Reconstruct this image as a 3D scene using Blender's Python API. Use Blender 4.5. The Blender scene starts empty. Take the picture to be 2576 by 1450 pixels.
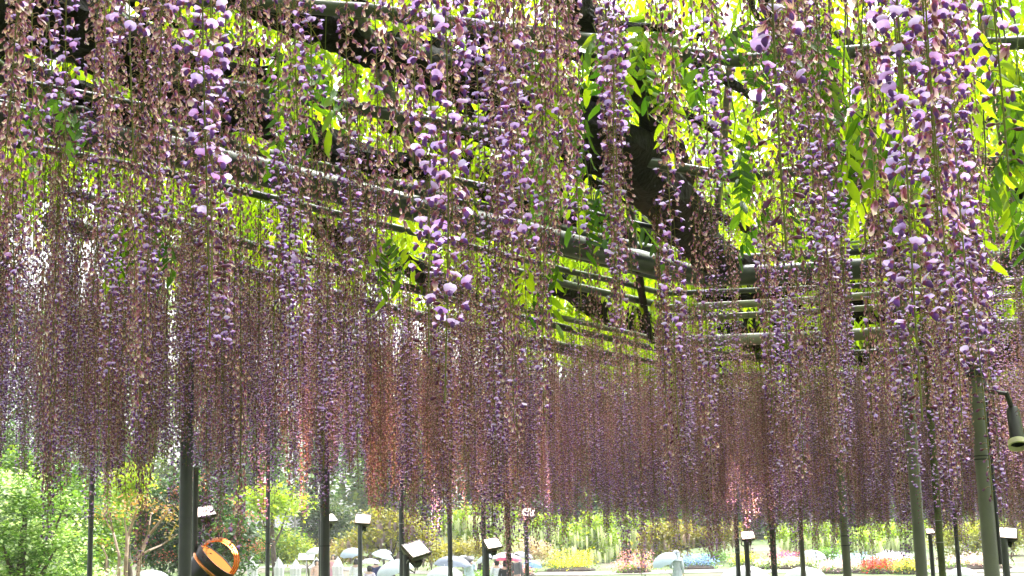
import bpy, math, random
import numpy as np
from mathutils import Vector, Matrix, Euler

# ------------------------------------------------------------------ camera
SC = bpy.context.scene
COL = SC.collection
W, F, EYE = 2576.0, 3741.0, 1.5
PITCH, ROLL = math.radians(10.75), 0.025
fw = np.array([0, math.cos(PITCH), math.sin(PITCH)])
r0 = np.array([1.0, 0, 0]); u0 = np.cross(r0, fw)
rt = r0 * math.cos(ROLL) - u0 * math.sin(ROLL)
up = u0 * math.cos(ROLL) + r0 * math.sin(ROLL)
cam_d = bpy.data.cameras.new('camera'); cam = bpy.data.objects.new('camera', cam_d); COL.objects.link(cam)
cam.matrix_world = Matrix(((rt[0], up[0], -fw[0], 0), (rt[1], up[1], -fw[1], 0), (rt[2], up[2], -fw[2], EYE), (0, 0, 0, 1)))
cam_d.sensor_width = 36; cam_d.lens = F / W * 36
cam_d.clip_start = 0.05; cam_d.clip_end = 3000
SC.camera = cam

# ------------------------------------------------------------------ sky, sun, exposure (overcast rainy day)
world = bpy.data.worlds.new('World'); SC.world = world; world.use_nodes = True
wn = world.node_tree; wn.nodes.clear()
sky = wn.nodes.new('ShaderNodeTexSky'); sky.sky_type = 'NISHITA'; sky.sun_disc = False
SUN_EL, SUN_AZ = math.radians(58), math.radians(35)
sky.sun_elevation = SUN_EL; sky.sun_rotation = SUN_AZ; sky.air_density = 1.0; sky.dust_density = 6.0; sky.ozone_density = 1.0
hs = wn.nodes.new('ShaderNodeHueSaturation'); hs.inputs['Saturation'].default_value = 0.12
bgn = wn.nodes.new('ShaderNodeBackground'); bgn.inputs['Strength'].default_value = 0.15
wo = wn.nodes.new('ShaderNodeOutputWorld')
wn.links.new(sky.outputs[0], hs.inputs['Color']); wn.links.new(hs.outputs[0], bgn.inputs['Color']); wn.links.new(bgn.outputs[0], wo.inputs[0])
sun_d = bpy.data.lights.new('sun', 'SUN'); sun_d.energy = .7; sun_d.angle = math.radians(60); sun_d.color = (1, .97, .93)
sun = bpy.data.objects.new('sun', sun_d); COL.objects.link(sun)
sdir = Vector((math.sin(SUN_AZ) * math.cos(SUN_EL), math.cos(SUN_AZ) * math.cos(SUN_EL), math.sin(SUN_EL)))
sun.rotation_euler = sdir.to_track_quat('Z', 'Y').to_euler()
SC.view_settings.view_transform = 'Standard'; SC.view_settings.look = 'None'
SC.view_settings.gamma = 1.0; SC.view_settings.exposure = 2.3; SC.view_settings.use_curve_mapping = False
SC.cycles.max_bounces = 10; SC.cycles.diffuse_bounces = 5; SC.cycles.transmission_bounces = 6; SC.cycles.transparent_max_bounces = 12
SC.cycles.caustics_reflective = False; SC.cycles.caustics_refractive = False; SC.cycles.sample_clamp_indirect = 6

# ------------------------------------------------------------------ helpers
rng = random.Random(7)
nrg = np.random.default_rng(11)
def ray(px, py): return fw + rt * (px - 1288) / F - up * (py - 725) / F
def onz(px, py, z):
    d = ray(px, py); return Vector(np.array([0, 0, EYE]) + d * ((z - EYE) / d[2]))
def atd(px, py, D):
    d = ray(px, py); return Vector(np.array([0, 0, EYE]) + d * (D / d[1]))
def project(p):
    d = np.array([p[0], p[1], p[2] - EYE]); c = d @ fw
    if c < 0.05: return (-9e9, -9e9)
    return (1288 + F * (d @ rt) / c, 725 - F * (d @ up) / c)

def nodemat(name):
    m = bpy.data.materials.new(name); m.use_nodes = True
    nt = m.node_tree; nt.nodes.clear(); o = nt.nodes.new('ShaderNodeOutputMaterial'); return m, nt, o
def mat_plain(name, col, rough=.5, metal=0, var=.25, scale=8, bump=.0, bscale=40, spec=.5):
    m, nt, o = nodemat(name)
    b = nt.nodes.new('ShaderNodeBsdfPrincipled'); b.inputs['Roughness'].default_value = rough; b.inputs['Metallic'].default_value = metal
    b.inputs['Specular IOR Level'].default_value = spec
    tc = nt.nodes.new('ShaderNodeTexCoord'); n = nt.nodes.new('ShaderNodeTexNoise'); n.inputs['Scale'].default_value = scale; n.inputs['Detail'].default_value = 5
    nt.links.new(tc.outputs['Object'], n.inputs['Vector'])
    r = nt.nodes.new('ShaderNodeValToRGB'); c = np.array(col)
    r.color_ramp.elements[0].position = .3; r.color_ramp.elements[1].position = .7
    r.color_ramp.elements[0].color = (*np.clip(c * (1 - var), 0, 1), 1); r.color_ramp.elements[1].color = (*np.clip(c * (1 + var), 0, 1), 1)
    nt.links.new(n.outputs['Fac'], r.inputs['Fac']); nt.links.new(r.outputs['Color'], b.inputs['Base Color'])
    if bump:
        n2 = nt.nodes.new('ShaderNodeTexNoise'); n2.inputs['Scale'].default_value = bscale; n2.inputs['Detail'].default_value = 6
        nt.links.new(tc.outputs['Object'], n2.inputs['Vector'])
        bp = nt.nodes.new('ShaderNodeBump'); bp.inputs['Strength'].default_value = bump; bp.inputs['Distance'].default_value = .02
        nt.links.new(n2.outputs['Fac'], bp.inputs['Height']); nt.links.new(bp.outputs['Normal'], b.inputs['Normal'])
    nt.links.new(b.outputs[0], o.inputs[0]); return m
def mat_leafy(name, trans=.5, rough=.4, spec=.4, tgain=(1, 1, 1), rnd=.25):
    """colour from the mesh's own 'Col' attribute; thin petal / leaf that lets light through"""
    m, nt, o = nodemat(name)
    a = nt.nodes.new('ShaderNodeAttribute'); a.attribute_name = 'Col'
    oi = nt.nodes.new('ShaderNodeObjectInfo')
    mr = nt.nodes.new('ShaderNodeMapRange'); mr.inputs['To Min'].default_value = 1 - rnd; mr.inputs['To Max'].default_value = 1 + rnd
    nt.links.new(oi.outputs['Random'], mr.inputs['Value'])
    hv = nt.nodes.new('ShaderNodeHueSaturation'); nt.links.new(a.outputs['Color'], hv.inputs['Color']); nt.links.new(mr.outputs[0], hv.inputs['Value'])
    b = nt.nodes.new('ShaderNodeBsdfPrincipled'); b.inputs['Roughness'].default_value = rough; b.inputs['Specular IOR Level'].default_value = spec
    nt.links.new(hv.outputs[0], b.inputs['Base Color'])
    t = nt.nodes.new('ShaderNodeBsdfTranslucent')
    mm = nt.nodes.new('ShaderNodeMix'); mm.data_type = 'RGBA'; mm.blend_type = 'MULTIPLY'; mm.inputs['Factor'].default_value = 1
    mm.inputs['B'].default_value = (*tgain, 1); mm.clamp_result = False
    nt.links.new(hv.outputs[0], mm.inputs['A']); nt.links.new(mm.outputs['Result'], t.inputs['Color'])
    mx = nt.nodes.new('ShaderNodeMixShader'); mx.inputs[0].default_value = trans
    nt.links.new(b.outputs[0], mx.inputs[1]); nt.links.new(t.outputs[0], mx.inputs[2]); nt.links.new(mx.outputs[0], o.inputs[0]); return m
def mat_glow(name, col, strength):
    m, nt, o = nodemat(name); e = nt.nodes.new('ShaderNodeEmission'); e.inputs[0].default_value = (*col, 1); e.inputs[1].default_value = strength
    nt.links.new(e.outputs[0], o.inputs[0]); return m

M = {}
M['petal'] = mat_leafy('petal', .48, .5, .35, (1.15, 1.08, 1.18), .26)
M['leaf'] = mat_leafy('leaf', .65, .3, .5, (4.6, 3.9, .9), .3)
M['leaf_shaded'] = mat_leafy('leaf_shaded', .5, .25, .5, (3.0, 2.8, 1.0), .3)  # same leaf, dimmer: shaded side of sprays without backlight put into the colour
M['tree_leaf'] = mat_leafy('tree_leaf', .35, .45, .4, (1.8, 1.8, 1.0), .0)
M['bark'] = mat_plain('bark', (.009, .008, .007), .8, 0, .5, 14, 1.0, 30, .15)
M['pole'] = mat_plain('pole', (.045, .05, .052), .28, 0, .3, 6, .08, 90)
M['pole_pale'] = mat_plain('pole_pale', (.115, .115, .092), .33, 0, .2, 5, .08, 90)
M['pole_white'] = mat_plain('pole_white', (.24, .225, .21), .25, 0, .2, 5, .05, 90)
M['post_moss'] = mat_plain('post_moss', (.075, .088, .035), .7, 0, .5, 9, .3, 60)
M['black'] = mat_plain('black_paint', (.012, .012, .013), .4, 0, .3, 10)
M['housing'] = mat_plain('lamp_housing', (.035, .02, .015), .4, 0, .3, 10)
M['cable'] = mat_plain('cable', (.25, .25, .25), .5, 0, .2, 10)
M['copper'] = mat_plain('copper', (.75, .28, .10), .25, .9, .2, 10)
m, nt, o = nodemat('lamp_glow'); e = nt.nodes.new('ShaderNodeEmission'); tc = nt.nodes.new('ShaderNodeTexCoord'); vm = nt.nodes.new('ShaderNodeVectorMath'); vm.operation = 'DISTANCE'; vm.inputs[1].default_value = (.5, .5, .5)
rp = nt.nodes.new('ShaderNodeValToRGB'); rp.color_ramp.elements[0].position = .35; rp.color_ramp.elements[0].color = (1, .86, .72, 1); rp.color_ramp.elements[1].position = .85; rp.color_ramp.elements[1].color = (.22, .075, .03, 1)
nt.links.new(tc.outputs['Generated'], vm.inputs[0]); nt.links.new(vm.outputs['Value'], rp.inputs['Fac']); nt.links.new(rp.outputs['Color'], e.inputs[0]); e.inputs[1].default_value = 1.6; nt.links.new(e.outputs[0], o.inputs[0]); M['glow'] = m
M['white'] = mat_plain('white_cloth', (.62, .63, .64), .7, 0, .05, 8)

def link_mesh(name, me, mat=None, parent=None):
    o = bpy.data.objects.new(name, me); COL.objects.link(o)
    if mat is not None and len(me.materials) == 0: me.materials.append(mat)
    if parent is not None: o.parent = parent
    return o
def np_mesh(name, V, Fs, C=None, smooth=True):
    """V (n,3); Fs (m,3) or (m,4); C (n,3) point colours"""
    me = bpy.data.meshes.new(name); V = np.asarray(V, np.float32); Fs = np.asarray(Fs, np.int32); k = Fs.shape[1]
    me.vertices.add(len(V)); me.vertices.foreach_set('co', V.ravel())
    me.loops.add(Fs.size); me.loops.foreach_set('vertex_index', Fs.ravel())
    me.polygons.add(len(Fs)); me.polygons.foreach_set('loop_start', np.arange(0, Fs.size, k, dtype=np.int32)); me.polygons.foreach_set('loop_total', np.full(len(Fs), k, np.int32))
    if smooth: me.polygons.foreach_set('use_smooth', np.ones(len(Fs), bool))
    if C is not None:
        at = me.color_attributes.new('Col', 'FLOAT_COLOR', 'POINT'); cc = np.ones((len(V), 4), np.float32); cc[:, :3] = C; at.data.foreach_set('color', cc.ravel())
    me.update(calc_edges=True); me.validate(); return me
def empty(name, loc=(0, 0, 0), label=None, cat=None, group=None):
    o = bpy.data.objects.new(name, None); COL.objects.link(o); o.location = loc; o.empty_display_size = .1
    if label: o['label'] = label
    if cat: o['category'] = cat
    if group: o['group'] = group
    return o
def tag(o, label, cat, group=None):
    o['label'] = label; o['category'] = cat
    if group: o['group'] = group
    return o
class MB:
    """collects quads/tris into one mesh"""
    def __init__(s): s.v = []; s.f = []; s.m = []
    def add(s, vs, fs, mi=0):
        b = len(s.v); s.v += [tuple(v) for v in vs]; s.f += [tuple(i + b for i in f) for f in fs]; s.m += [mi] * len(fs)
    def tube(s, pts, rad, n=10, mi=0, caps=True):
        pts = [Vector(p) for p in pts]; rr = rad if hasattr(rad, '__len__') else [rad] * len(pts); rings = []
        T0 = (pts[1] - pts[0]).normalized(); ref = Vector((0, 0, 1)) if abs(T0.z) < .9 else Vector((1, 0, 0)); A = T0.cross(ref).normalized()
        for i, p in enumerate(pts):
            T = (pts[min(i + 1, len(pts) - 1)] - pts[max(i - 1, 0)]).normalized(); A = (A - T * A.dot(T)).normalized(); B = T.cross(A)
            rings.append([p + (A * math.cos(2 * math.pi * k / n) + B * math.sin(2 * math.pi * k / n)) * rr[i] for k in range(n)])
        vs = [v for r in rings for v in r]; fs = []
        for i in range(len(pts) - 1):
            for k in range(n): fs.append((i * n + k, i * n + (k + 1) % n, (i + 1) * n + (k + 1) % n, (i + 1) * n + k))
        if caps: fs.append(tuple(range(n))[::-1]); fs.append(tuple((len(pts) - 1) * n + k for k in range(n)))
        s.add(vs, fs, mi)
    def lathe(s, prof, n=16, mi=0, mod=None, org=(0, 0, 0)):
        vs = []; fs = []
        for (r, z) in prof:
            for k in range(n):
                a = 2 * math.pi * k / n; q = r * (mod(a, z) if mod else 1); vs.append((org[0] + q * math.cos(a), org[1] + q * math.sin(a), org[2] + z))
        for i in range(len(prof) - 1):
            for k in range(n): fs.append((i * n + k, i * n + (k + 1) % n, (i + 1) * n + (k + 1) % n, (i + 1) * n + k))
        s.add(vs, fs, mi)
    def box(s, c, d, mat=None, mi=0, taper=1.0):
        vs = []
        for z in (-1, 1):
            t = taper if z > 0 else 1
            for x, y in ((-1, -1), (1, -1), (1, 1), (-1, 1)): vs.append(Vector((x * d[0] / 2 * t, y * d[1] / 2 * t, z * d[2] / 2)))
        if mat is not None: vs = [mat @ v for v in vs]
        s.add([v + Vector(c) for v in vs], [(3, 2, 1, 0), (4, 5, 6, 7), (0, 1, 5, 4), (1, 2, 6, 5), (2, 3, 7, 6), (3, 0, 4, 7)], mi)
    def build(s, name, mats, parent=None, smooth=True, loc=None):
        me = bpy.data.meshes.new(name); me.from_pydata(s.v, [], s.f); mats = mats if isinstance(mats, (list, tuple)) else [mats]
        for m in mats: me.materials.append(m)
        me.polygons.foreach_set('material_index', s.m)
        if smooth:
            me.polygons.foreach_set('use_smooth', [True] * len(s.f)); me.set_sharp_from_angle(angle=math.radians(40))
        me.update(); o = bpy.data.objects.new(name, me); COL.objects.link(o)
        if parent is not None: o.parent = parent
        if loc is not None: o.location = loc
        return o
def scatter(name, parent, pos, rot, scl, idx, coll):
    me = bpy.data.meshes.new(name); pos = np.asarray(pos, np.float32); n = len(pos)
    me.vertices.add(n); me.vertices.foreach_set('co', pos.ravel())
    a = me.attributes.new('rot', 'FLOAT_VECTOR', 'POINT'); a.data.foreach_set('vector', np.asarray(rot, np.float32).ravel())
    a = me.attributes.new('scl', 'FLOAT', 'POINT'); a.data.foreach_set('value', np.asarray(scl, np.float32))
    a = me.attributes.new('idx', 'INT', 'POINT'); a.data.foreach_set('value', np.asarray(idx, np.int32))
    o = bpy.data.objects.new(name, me); COL.objects.link(o)
    if parent is not None: o.parent = parent
    o['kind'] = 'stuff'
    g = bpy.data.node_groups.new(name + '_nodes', 'GeometryNodeTree')
    g.interface.new_socket('Geometry', in_out='INPUT', socket_type='NodeSocketGeometry'); g.interface.new_socket('Geometry', in_out='OUTPUT', socket_type='NodeSocketGeometry')
    N = g.nodes; gi = N.new('NodeGroupInput'); go = N.new('NodeGroupOutput'); ip = N.new('GeometryNodeInstanceOnPoints'); ci = N.new('GeometryNodeCollectionInfo')
    ci.inputs['Collection'].default_value = coll; ci.inputs['Separate Children'].default_value = True; ci.inputs['Reset Children'].default_value = True
    def na(nm, t):
        x = N.new('GeometryNodeInputNamedAttribute'); x.data_type = t; x.inputs['Name'].default_value = nm; return x.outputs[0]
    L = g.links; L.new(gi.outputs[0], ip.inputs['Points']); L.new(ci.outputs[0], ip.inputs['Instance']); ip.inputs['Pick Instance'].default_value = True
    L.new(na('idx', 'INT'), ip.inputs['Instance Index']); L.new(na('rot', 'FLOAT_VECTOR'), ip.inputs['Rotation']); L.new(na('scl', 'FLOAT'), ip.inputs['Scale'])
    L.new(ip.outputs[0], go.inputs[0]); md = o.modifiers.new('scatter', 'NODES'); md.node_group = g; return o

# ------------------------------------------------------------------ terrain: level under the trellis, a gentle flowery slope behind it
def ground_z(x, y):
    t = min(max(0.0, y - 44.0), 90.0); return .0525 * t * t / (t + 12.0)
def on_ground(px, py, dmin=20, dmax=240):
    d = ray(px, py); y = dmin
    while y < dmax:
        s = y / d[1]
        if EYE + d[2] * s <= ground_z(d[0] * s, y): break
        y += .25
    s = y / d[1]; return Vector((d[0] * s, y, ground_z(d[0] * s, y)))
def base(px, D):
    p = atd(px, 1430, D); return Vector((p.x, p.y, ground_z(p.x, p.y)))
xs = np.concatenate([np.linspace(-900, -80, 12), np.linspace(-70, 70, 29), np.linspace(80, 900, 12)]); ys = np.concatenate([np.linspace(-40, 40, 9), np.linspace(44, 150, 54), np.linspace(170, 1500, 14)])
V = [(x, y, ground_z(x, y) ) for y in ys for x in xs]; nx = len(xs)
Fq = [(j * nx + i, j * nx + i + 1, (j + 1) * nx + i + 1, (j + 1) * nx + i) for j in range(len(ys) - 1) for i in range(nx - 1)]
g = link_mesh('ground', np_mesh('ground', V, Fq), None); g['kind'] = 'structure'
m, nt, o = nodemat('ground'); b = nt.nodes.new('ShaderNodeBsdfPrincipled'); b.inputs['Roughness'].default_value = .8
tc = nt.nodes.new('ShaderNodeTexCoord'); n1 = nt.nodes.new('ShaderNodeTexNoise'); n1.inputs['Scale'].default_value = .22; n1.inputs['Detail'].default_value = 8
rp = nt.nodes.new('ShaderNodeValToRGB'); e = rp.color_ramp.elements; e[0].position = .42; e[0].color = (.07, .12, .02, 1); e[1].position = .60; e[1].color = (.13, .105, .075, 1)
e2 = rp.color_ramp.elements.new(.52); e2.color = (.09, .14, .025, 1)
nt.links.new(tc.outputs['Object'], n1.inputs['Vector']); nt.links.new(n1.outputs['Fac'], rp.inputs['Fac']); nt.links.new(rp.outputs['Color'], b.inputs['Base Color']); nt.links.new(b.outputs[0], o.inputs[0])
g.data.materials.append(m)

# ------------------------------------------------------------------ the trellis
ZC = 3.5
EDGE = [(-9, 6.0), (-3.7, 8.8), (-2.5, 10.6), (-.3, 14.5), (1.3, 18), (3.6, 21), (12, 21.5)]
def edge_y(x):
    for (x0, y0), (x1, y1) in zip(EDGE, EDGE[1:]):
        if x <= x1: return y0 + (y1 - y0) * (x - x0) / (x1 - x0)
    return EDGE[-1][1]
trellis = empty('wisteria_trellis', (0, 12, 0), 'dark grey metal pipe trellis of rings and posts carrying the hanging wisteria', 'trellis')
TI = Matrix.Translation((0, -12, 0))
def tpart(name, pts, r, mat, n=12, parent=trellis):
    mb = MB(); pts = [Vector(p) for p in pts]
    mb.tube([p - Vector((0, 12, 0)) for p in pts], r, n); return mb.build(name, M[mat], parent)
def ring(px, r, z=ZC, mat='pole', name='ring_pole', ext=3.0):
    p = [onz(x, y, z) for x, y in px]; a = p[0] + (p[0] - p[1]).normalized() * ext; b_ = p[-1] + (p[-1] - p[-2]).normalized() * ext
    q = [a] + p + [b_]; dense = []
    for u_, v_ in zip(q, q[1:]):
        k = max(1, int((v_ - u_).length / .5)); dense += [u_.lerp(v_, i / k) for i in range(k)]
    dense.append(q[-1]); dense = [d + Vector((0, 0, rng.uniform(-.006, .006))) for d in dense]
    return tpart(name, dense, r, mat)
ring([(600, 2), (925, 27), (1225, 67), (1509, 103), (1850, 150), (2217, 123), (2576, 107)], .028)
ring([(0, 103), (267, 157), (550, 213), (763, 247), (1099, 310), (1525, 390), (1844, 446), (2217, 413), (2576, 402)], .028, ZC - .01)
ring([(0, 300), (420, 378), (859, 482), (1312, 586), (1592, 652), (1760, 698), (2001, 686), (2384, 662), (2576, 655)], .072, ZC - .06, name='ring_beam')
ring([(0, 236), (420, 330), (859, 432), (1312, 552), (1592, 618), (1780, 655), (2001, 642), (2384, 612), (2576, 596)], .034, ZC + .10)
ring([(0, 262), (420, 350), (859, 455), (1000, 490)], .018, ZC + .02)
for k, (px, r, z, mt) in enumerate([
        ([(300, 520), (820, 672), (1312, 800), (1760, 905), (2300, 880)], .03, ZC, 'pole'),
        ([(250, 585), (820, 735), (1230, 838), (1500, 900)], .045, ZC - .03, 'pole'),
        ([(1330, 690), (1550, 745), (1750, 790)], .028, ZC, 'pole'),
        ([(1340, 782), (1750, 878), (1900, 905)], .024, ZC, 'pole_pale'),
        ([(1420, 868), (1650, 915), (1850, 950)], .03, ZC, 'pole_pale'),
        ([(1790, 770), (2050, 756), (2576, 708)], .03, ZC, 'pole_white'),
        ([(1780, 800), (2100, 782), (2576, 742)], .026, ZC, 'pole_white'),
        ([(1790, 856), (2100, 845), (2300, 832), (2576, 817)], .055, ZC - .02, 'pole_white'),
        ([(1770, 950), (2330, 932), (2576, 920)], .034, ZC, 'pole_white'),
        ([(2320, 930), (2450, 958), (2576, 985)], .06, ZC - .05, 'pole_white'),
        ([(1700, 1010), (2200, 1000), (2576, 1010)], .04, ZC, 'pole')]):
    ring(px, r, z, mt, ext=.4)
for dy, r, z in ((26, .02, ZC - .02), (-95, .02, ZC + .04), (62, .022, ZC + .02)):
    ring([(0, 290 + dy), (420, 372 + dy), (859, 478 + dy), (1312, 590 + dy), (1560, 650 + dy)], r, z, ext=.6)
for dy, r, mt in ((30, .02, 'pole'),):
    ring([(1790, 705 + dy), (2100, 694 + dy), (2576, 660 + dy)], r, ZC, mt, ext=.4)
# rafters that cross the rings, and braces
def raft(px0, px1, r, z0=ZC + .06, z1=None, mat='pole', name='rafter', over=.3):
    a, b_ = onz(*px0, z0), onz(*px1, z1 if z1 is not None else z0); d = (b_ - a).normalized(); return tpart(name, [a - d * over, a.lerp(b_, .5) + Vector((0, 0, .004)), b_ + d * over], r, mat)
raft((925, 95), (1075, 480), .026); raft((-20, 150), (165, 315), .022); raft((520, 255), (625, 425), .024)
raft((1840, 150), (1790, 690), .02, ZC + .12); raft((2480, 100), (2570, 650), .02, ZC + .12); raft((780, 545), (850, 640), .024)
raft((300, 40), (520, 240), .018, ZC + .04)
a = onz(2230, 640, ZC); tpart('brace', [atd(2286, 240, a.y - .4), atd(2255, 350, a.y - .3), atd(2185, 560, a.y)], .036, 'pole')
b_ = onz(1597, 652, ZC - .06); tpart('upright', [b_ + Vector((0, 0, -.02)), b_ + Vector((-.03, 0, .7)), b_ + Vector((-.05, 0, 1.45))], .028, 'pole')
# posts: (px at foot of picture, py of reference, apparent width px, distance, material)
POSTS = [(226, 13, 11.0, 'pole'), (465, 32, 8.6, 'pole'), (673, 11, 15.0, 'pole'), (818, 24, 11.2, 'pole'), (1011, 13, 15.5, 'pole'), (1133, 12, 16.5, 'pole'), (1219, 11, 17.3, 'pole'),
         (1281, 12, 18.0, 'pole'), (1857, 12, 20.0, 'pole'), (1948, 15, 17.5, 'pole'), (2020, 13, 18.5, 'pole_pale'), (2131, 21, 13.0, 'pole_pale'), (2318, 29, 9.98, 'pole_pale'), (2370, 17, 12.8, 'post_moss'),
         (2412, 11, 18.0, 'pole'), (2494, 38, 8.9, 'pole_pale')]
post_objs = []
for px, w, D, mt in POSTS:
    p = atd(px, 1430, D); r = w * D / F / 2; mb = MB(); org = Vector((0, 12, 0))
    n = 8; mb.tube([Vector((p.x + rng.uniform(-.002, .002), p.y, ZC * i / n + (.03 if i == n else 0))) - org for i in range(n + 1)], r, 16)
    po = mb.build('post', M[mt], trellis); post_objs.append((p, r))
    mb = MB(); mb.lathe([(r * 1.0, 0), (r * 1.6, .0), (r * 1.6, .06), (r * 1.05, .1)], 16); s_ = mb.build('base_sleeve', M[mt], po, loc=Vector((p.x, p.y, .0)) - org)
    for z in sorted(rng.uniform(1.55, 2.6) for _ in range(2)):   # wire ties round the post
        mb = MB(); mb.lathe([(r + .0015, -.004), (r + .004, -.004), (r + .004, .004), (r + .0015, .004)], 16); mb.build('wire_tie', M['cable'] if rng.random() < .5 else M['black'], po, loc=Vector((p.x, p.y, z)) - org)
# brace and elbow at the head of the pale post by the white pipes
p = post_objs[-1][0]; h = Vector((p.x, p.y, 3.02)); tpart('brace', [h, Vector((p.x + .22, p.y - .35, 3.3)), Vector((p.x + .45, p.y - .72, 3.53))], .055, 'pole')
# cables
cb = [onz(1950 + 70 * i, 632 - 3.2 * i + 5 * math.sin(i * 1.3), ZC + .04) for i in range(10)]
for dz in (0, .03): tpart('cable', [c + Vector((0, .02, dz + rng.uniform(-.012, .012))) for c in cb], .008, 'cable', 6)
cb = [p + Vector((.05 + .004 * math.sin(i), -.01, 2.9 - .36 * i)) for i in range(9)]; tpart('cable', [Vector((c.x, c.y, max(c.z, .02))) for c in cb], .012, 'black', 8)
tpart('cable', [Vector((p.x + .035 + .02 * math.sin(i * 1.1), p.y - .055, 2.95 - .07 * i)) for i in range(9)], .006, 'cable', 6)

# ------------------------------------------------------------------ the wisteria vine: limbs
vine = empty('wisteria_vine', (0, 0, 0), 'huge old wisteria with black limbs, lime leaves and long hanging purple and fading racemes', 'wisteria')
def limb(px, name='limb', dz=.05, n=18, parent=vine, rough=.13):
    """px: list of (x, y, apparent width px); lies on the trellis"""
    P = []
    for x, y, w in px:
        q = onz(x, y, ZC + dz); P.append((q, w * q.length / F / 2 * (1.25 if w > 30 else 1)))
    dense = []
    for i in range(len(P) - 1):
        a0, a1, a2, a3 = P[max(i - 1, 0)], P[i], P[i + 1], P[min(i + 2, len(P) - 1)]; k = 10
        for j in range(k):
            t = j / k; h = lambda f0, f1, f2, f3: .5 * ((2 * f1) + (f2 - f0) * t + (2 * f0 - 5 * f1 + 4 * f2 - f3) * t * t + (3 * f1 - f0 - 3 * f2 + f3) * t ** 3)
            dense.append((h(a0[0], a1[0], a2[0], a3[0]), max(.008, h(a0[1], a1[1], a2[1], a3[1]))))
    dense.append(P[-1]); mb = MB(); ph = rng.random() * 9
    mb.tube([d[0] for d in dense], [d[1] for d in dense], n); V = mb.v
    for i in range(len(dense)):
        c, r = dense[i]
        for k in range(n):
            v = Vector(V[i * n + k]); s = 1 + rough * math.sin(3 * k * 2 * math.pi / n + i * .35 + ph) + rough * .6 * math.sin(7 * k * 2 * math.pi / n - i * .2 + ph) + rng.uniform(-.07, .07)
            V[i * n + k] = tuple(c + (v - c) * s)
    return mb.build(name, M['bark'], parent)
limb([(-160, -60, 110), (60, 20, 110), (190, 55, 115), (300, 120, 110), (420, 215, 85), (560, 275, 72), (690, 300, 75), (800, 360, 60), (930, 400, 50), (1080, 425, 45)])
limb([(-120, 60, 50), (60, 85, 46), (160, 105, 42), (290, 140, 40), (400, 150, 24)], dz=.2)
limb([(-100, 165, 40), (60, 190, 38), (160, 220, 42), (260, 260, 38), (380, 330, 40), (520, 350, 40), (640, 400, 34), (760, 470, 26)], dz=.12)
limb([(540, -60, 70), (650, 5, 62), (740, 40, 60), (830, 75, 62), (950, 130, 60), (1110, 165, 56), (1210, 215, 66), (1330, 255, 58), (1480, 320, 90), (1580, 380, 100), (1660, 470, 105), (1720, 560, 95), (1800, 640, 70), (1900, 690, 40)])
limb([(930, 140, 40), (1060, 205, 44), (1180, 260, 52), (1310, 330, 40), (1440, 390, 46), (1560, 430, 40)], dz=.24)
limb([(1400, -60, 70), (1460, 20, 68), (1520, 110, 60), (1600, 190, 66), (1655, 300, 70), (1690, 420, 74), (1700, 520, 60)], dz=.22)
limb([(1180, 440, 60), (1300, 470, 90), (1400, 520, 110), (1520, 560, 90), (1640, 590, 60)], dz=.3)
limb([(1900, -40, 20), (1935, 30, 26), (1990, 130, 34), (2040, 240, 42), (2110, 340, 44), (2165, 420, 44), (2200, 520, 44), (2232, 612, 50), (2260, 680, 36)], dz=.1)
limb([(1600, 640, 22), (1612, 720, 18), (1625, 800, 16), (1640, 860, 12)], dz=.0)
limb([(800, 570, 40), (900, 610, 50), (1010, 660, 44), (1120, 720, 40), (1240, 770, 30)], dz=.12)
limb([(1900, 800, 50), (2040, 830, 60), (2160, 820, 50), (2300, 840, 40)], dz=.3)
limb([(2050, 60, 16), (2150, 130, 22), (2190, 260, 30), (2180, 400, 34)], dz=.2)
limb([(2600, 380, 10), (2500, 420, 12), (2440, 470, 9), (2400, 480, 6)], 'twig', .05, 8)
limb([(1830, 830, 40), (1950, 870, 56), (2100, 880, 60), (2280, 890, 50), (2450, 860, 40)], dz=.2)  # this limb and the next added to darken the canopy between the pipes
limb([(2620, 850, 60), (2540, 880, 64), (2470, 900, 50), (2380, 905, 36)], dz=.1)
limb([(1360, 690, 50), (1450, 730, 60), (1560, 790, 56), (1700, 850, 50), (1800, 900, 40)], dz=.25)
limb([(2600, 480, 30), (2500, 500, 26), (2420, 540, 18), (2330, 560, 12)], dz=.25)
limb([(1880, -20, 14), (1905, 40, 12), (1960, 80, 14), (2030, 95, 10)], 'twig', .0, 8)
for k in range(26):     # lesser limbs running with the main ones
    x, y = rng.uniform(-150, 1500), rng.uniform(-40, 420); L = rng.uniform(250, 560); w0 = rng.uniform(24, 52)
    if y > 120 + .35 * x + 160: y *= .5
    limb([(x + L * t, y + L * .38 * t + 22 * math.sin(t * 5 + k), w0 * (1 - .55 * t)) for t in (0, .2, .4, .6, .8, 1)], 'limb', rng.uniform(.05, .3), 12)
for k in range(12):     # limbs added to darken the canopy over the aisle past the big beam
    x, y = rng.uniform(1700, 2350), rng.uniform(715, 880); L = rng.uniform(200, 480); w0 = rng.uniform(30, 60)
    limb([(x + L * t, y + 10 * math.sin(t * 6 + k) - 14 * t, w0 * (1 - .4 * t)) for t in (0, .2, .4, .6, .8, 1)], 'limb', rng.uniform(.12, .4), 12)
for k in range(46):
    x, y = rng.uniform(-60, 2640), rng.uniform(20, 900) ** 1.0; an = rng.uniform(-.5, 1.0); L = rng.uniform(80, 260); w0 = rng.uniform(6, 16)
    limb([(x + L * t * math.cos(an + .5 * math.sin(t * 4 + k)), y + L * t * .5 * math.sin(an + .7 * math.sin(t * 5 + k)), w0 * (1 - .7 * t)) for t in (0, .25, .5, .75, 1)], 'twig', rng.uniform(.12, .45), 7)

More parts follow.
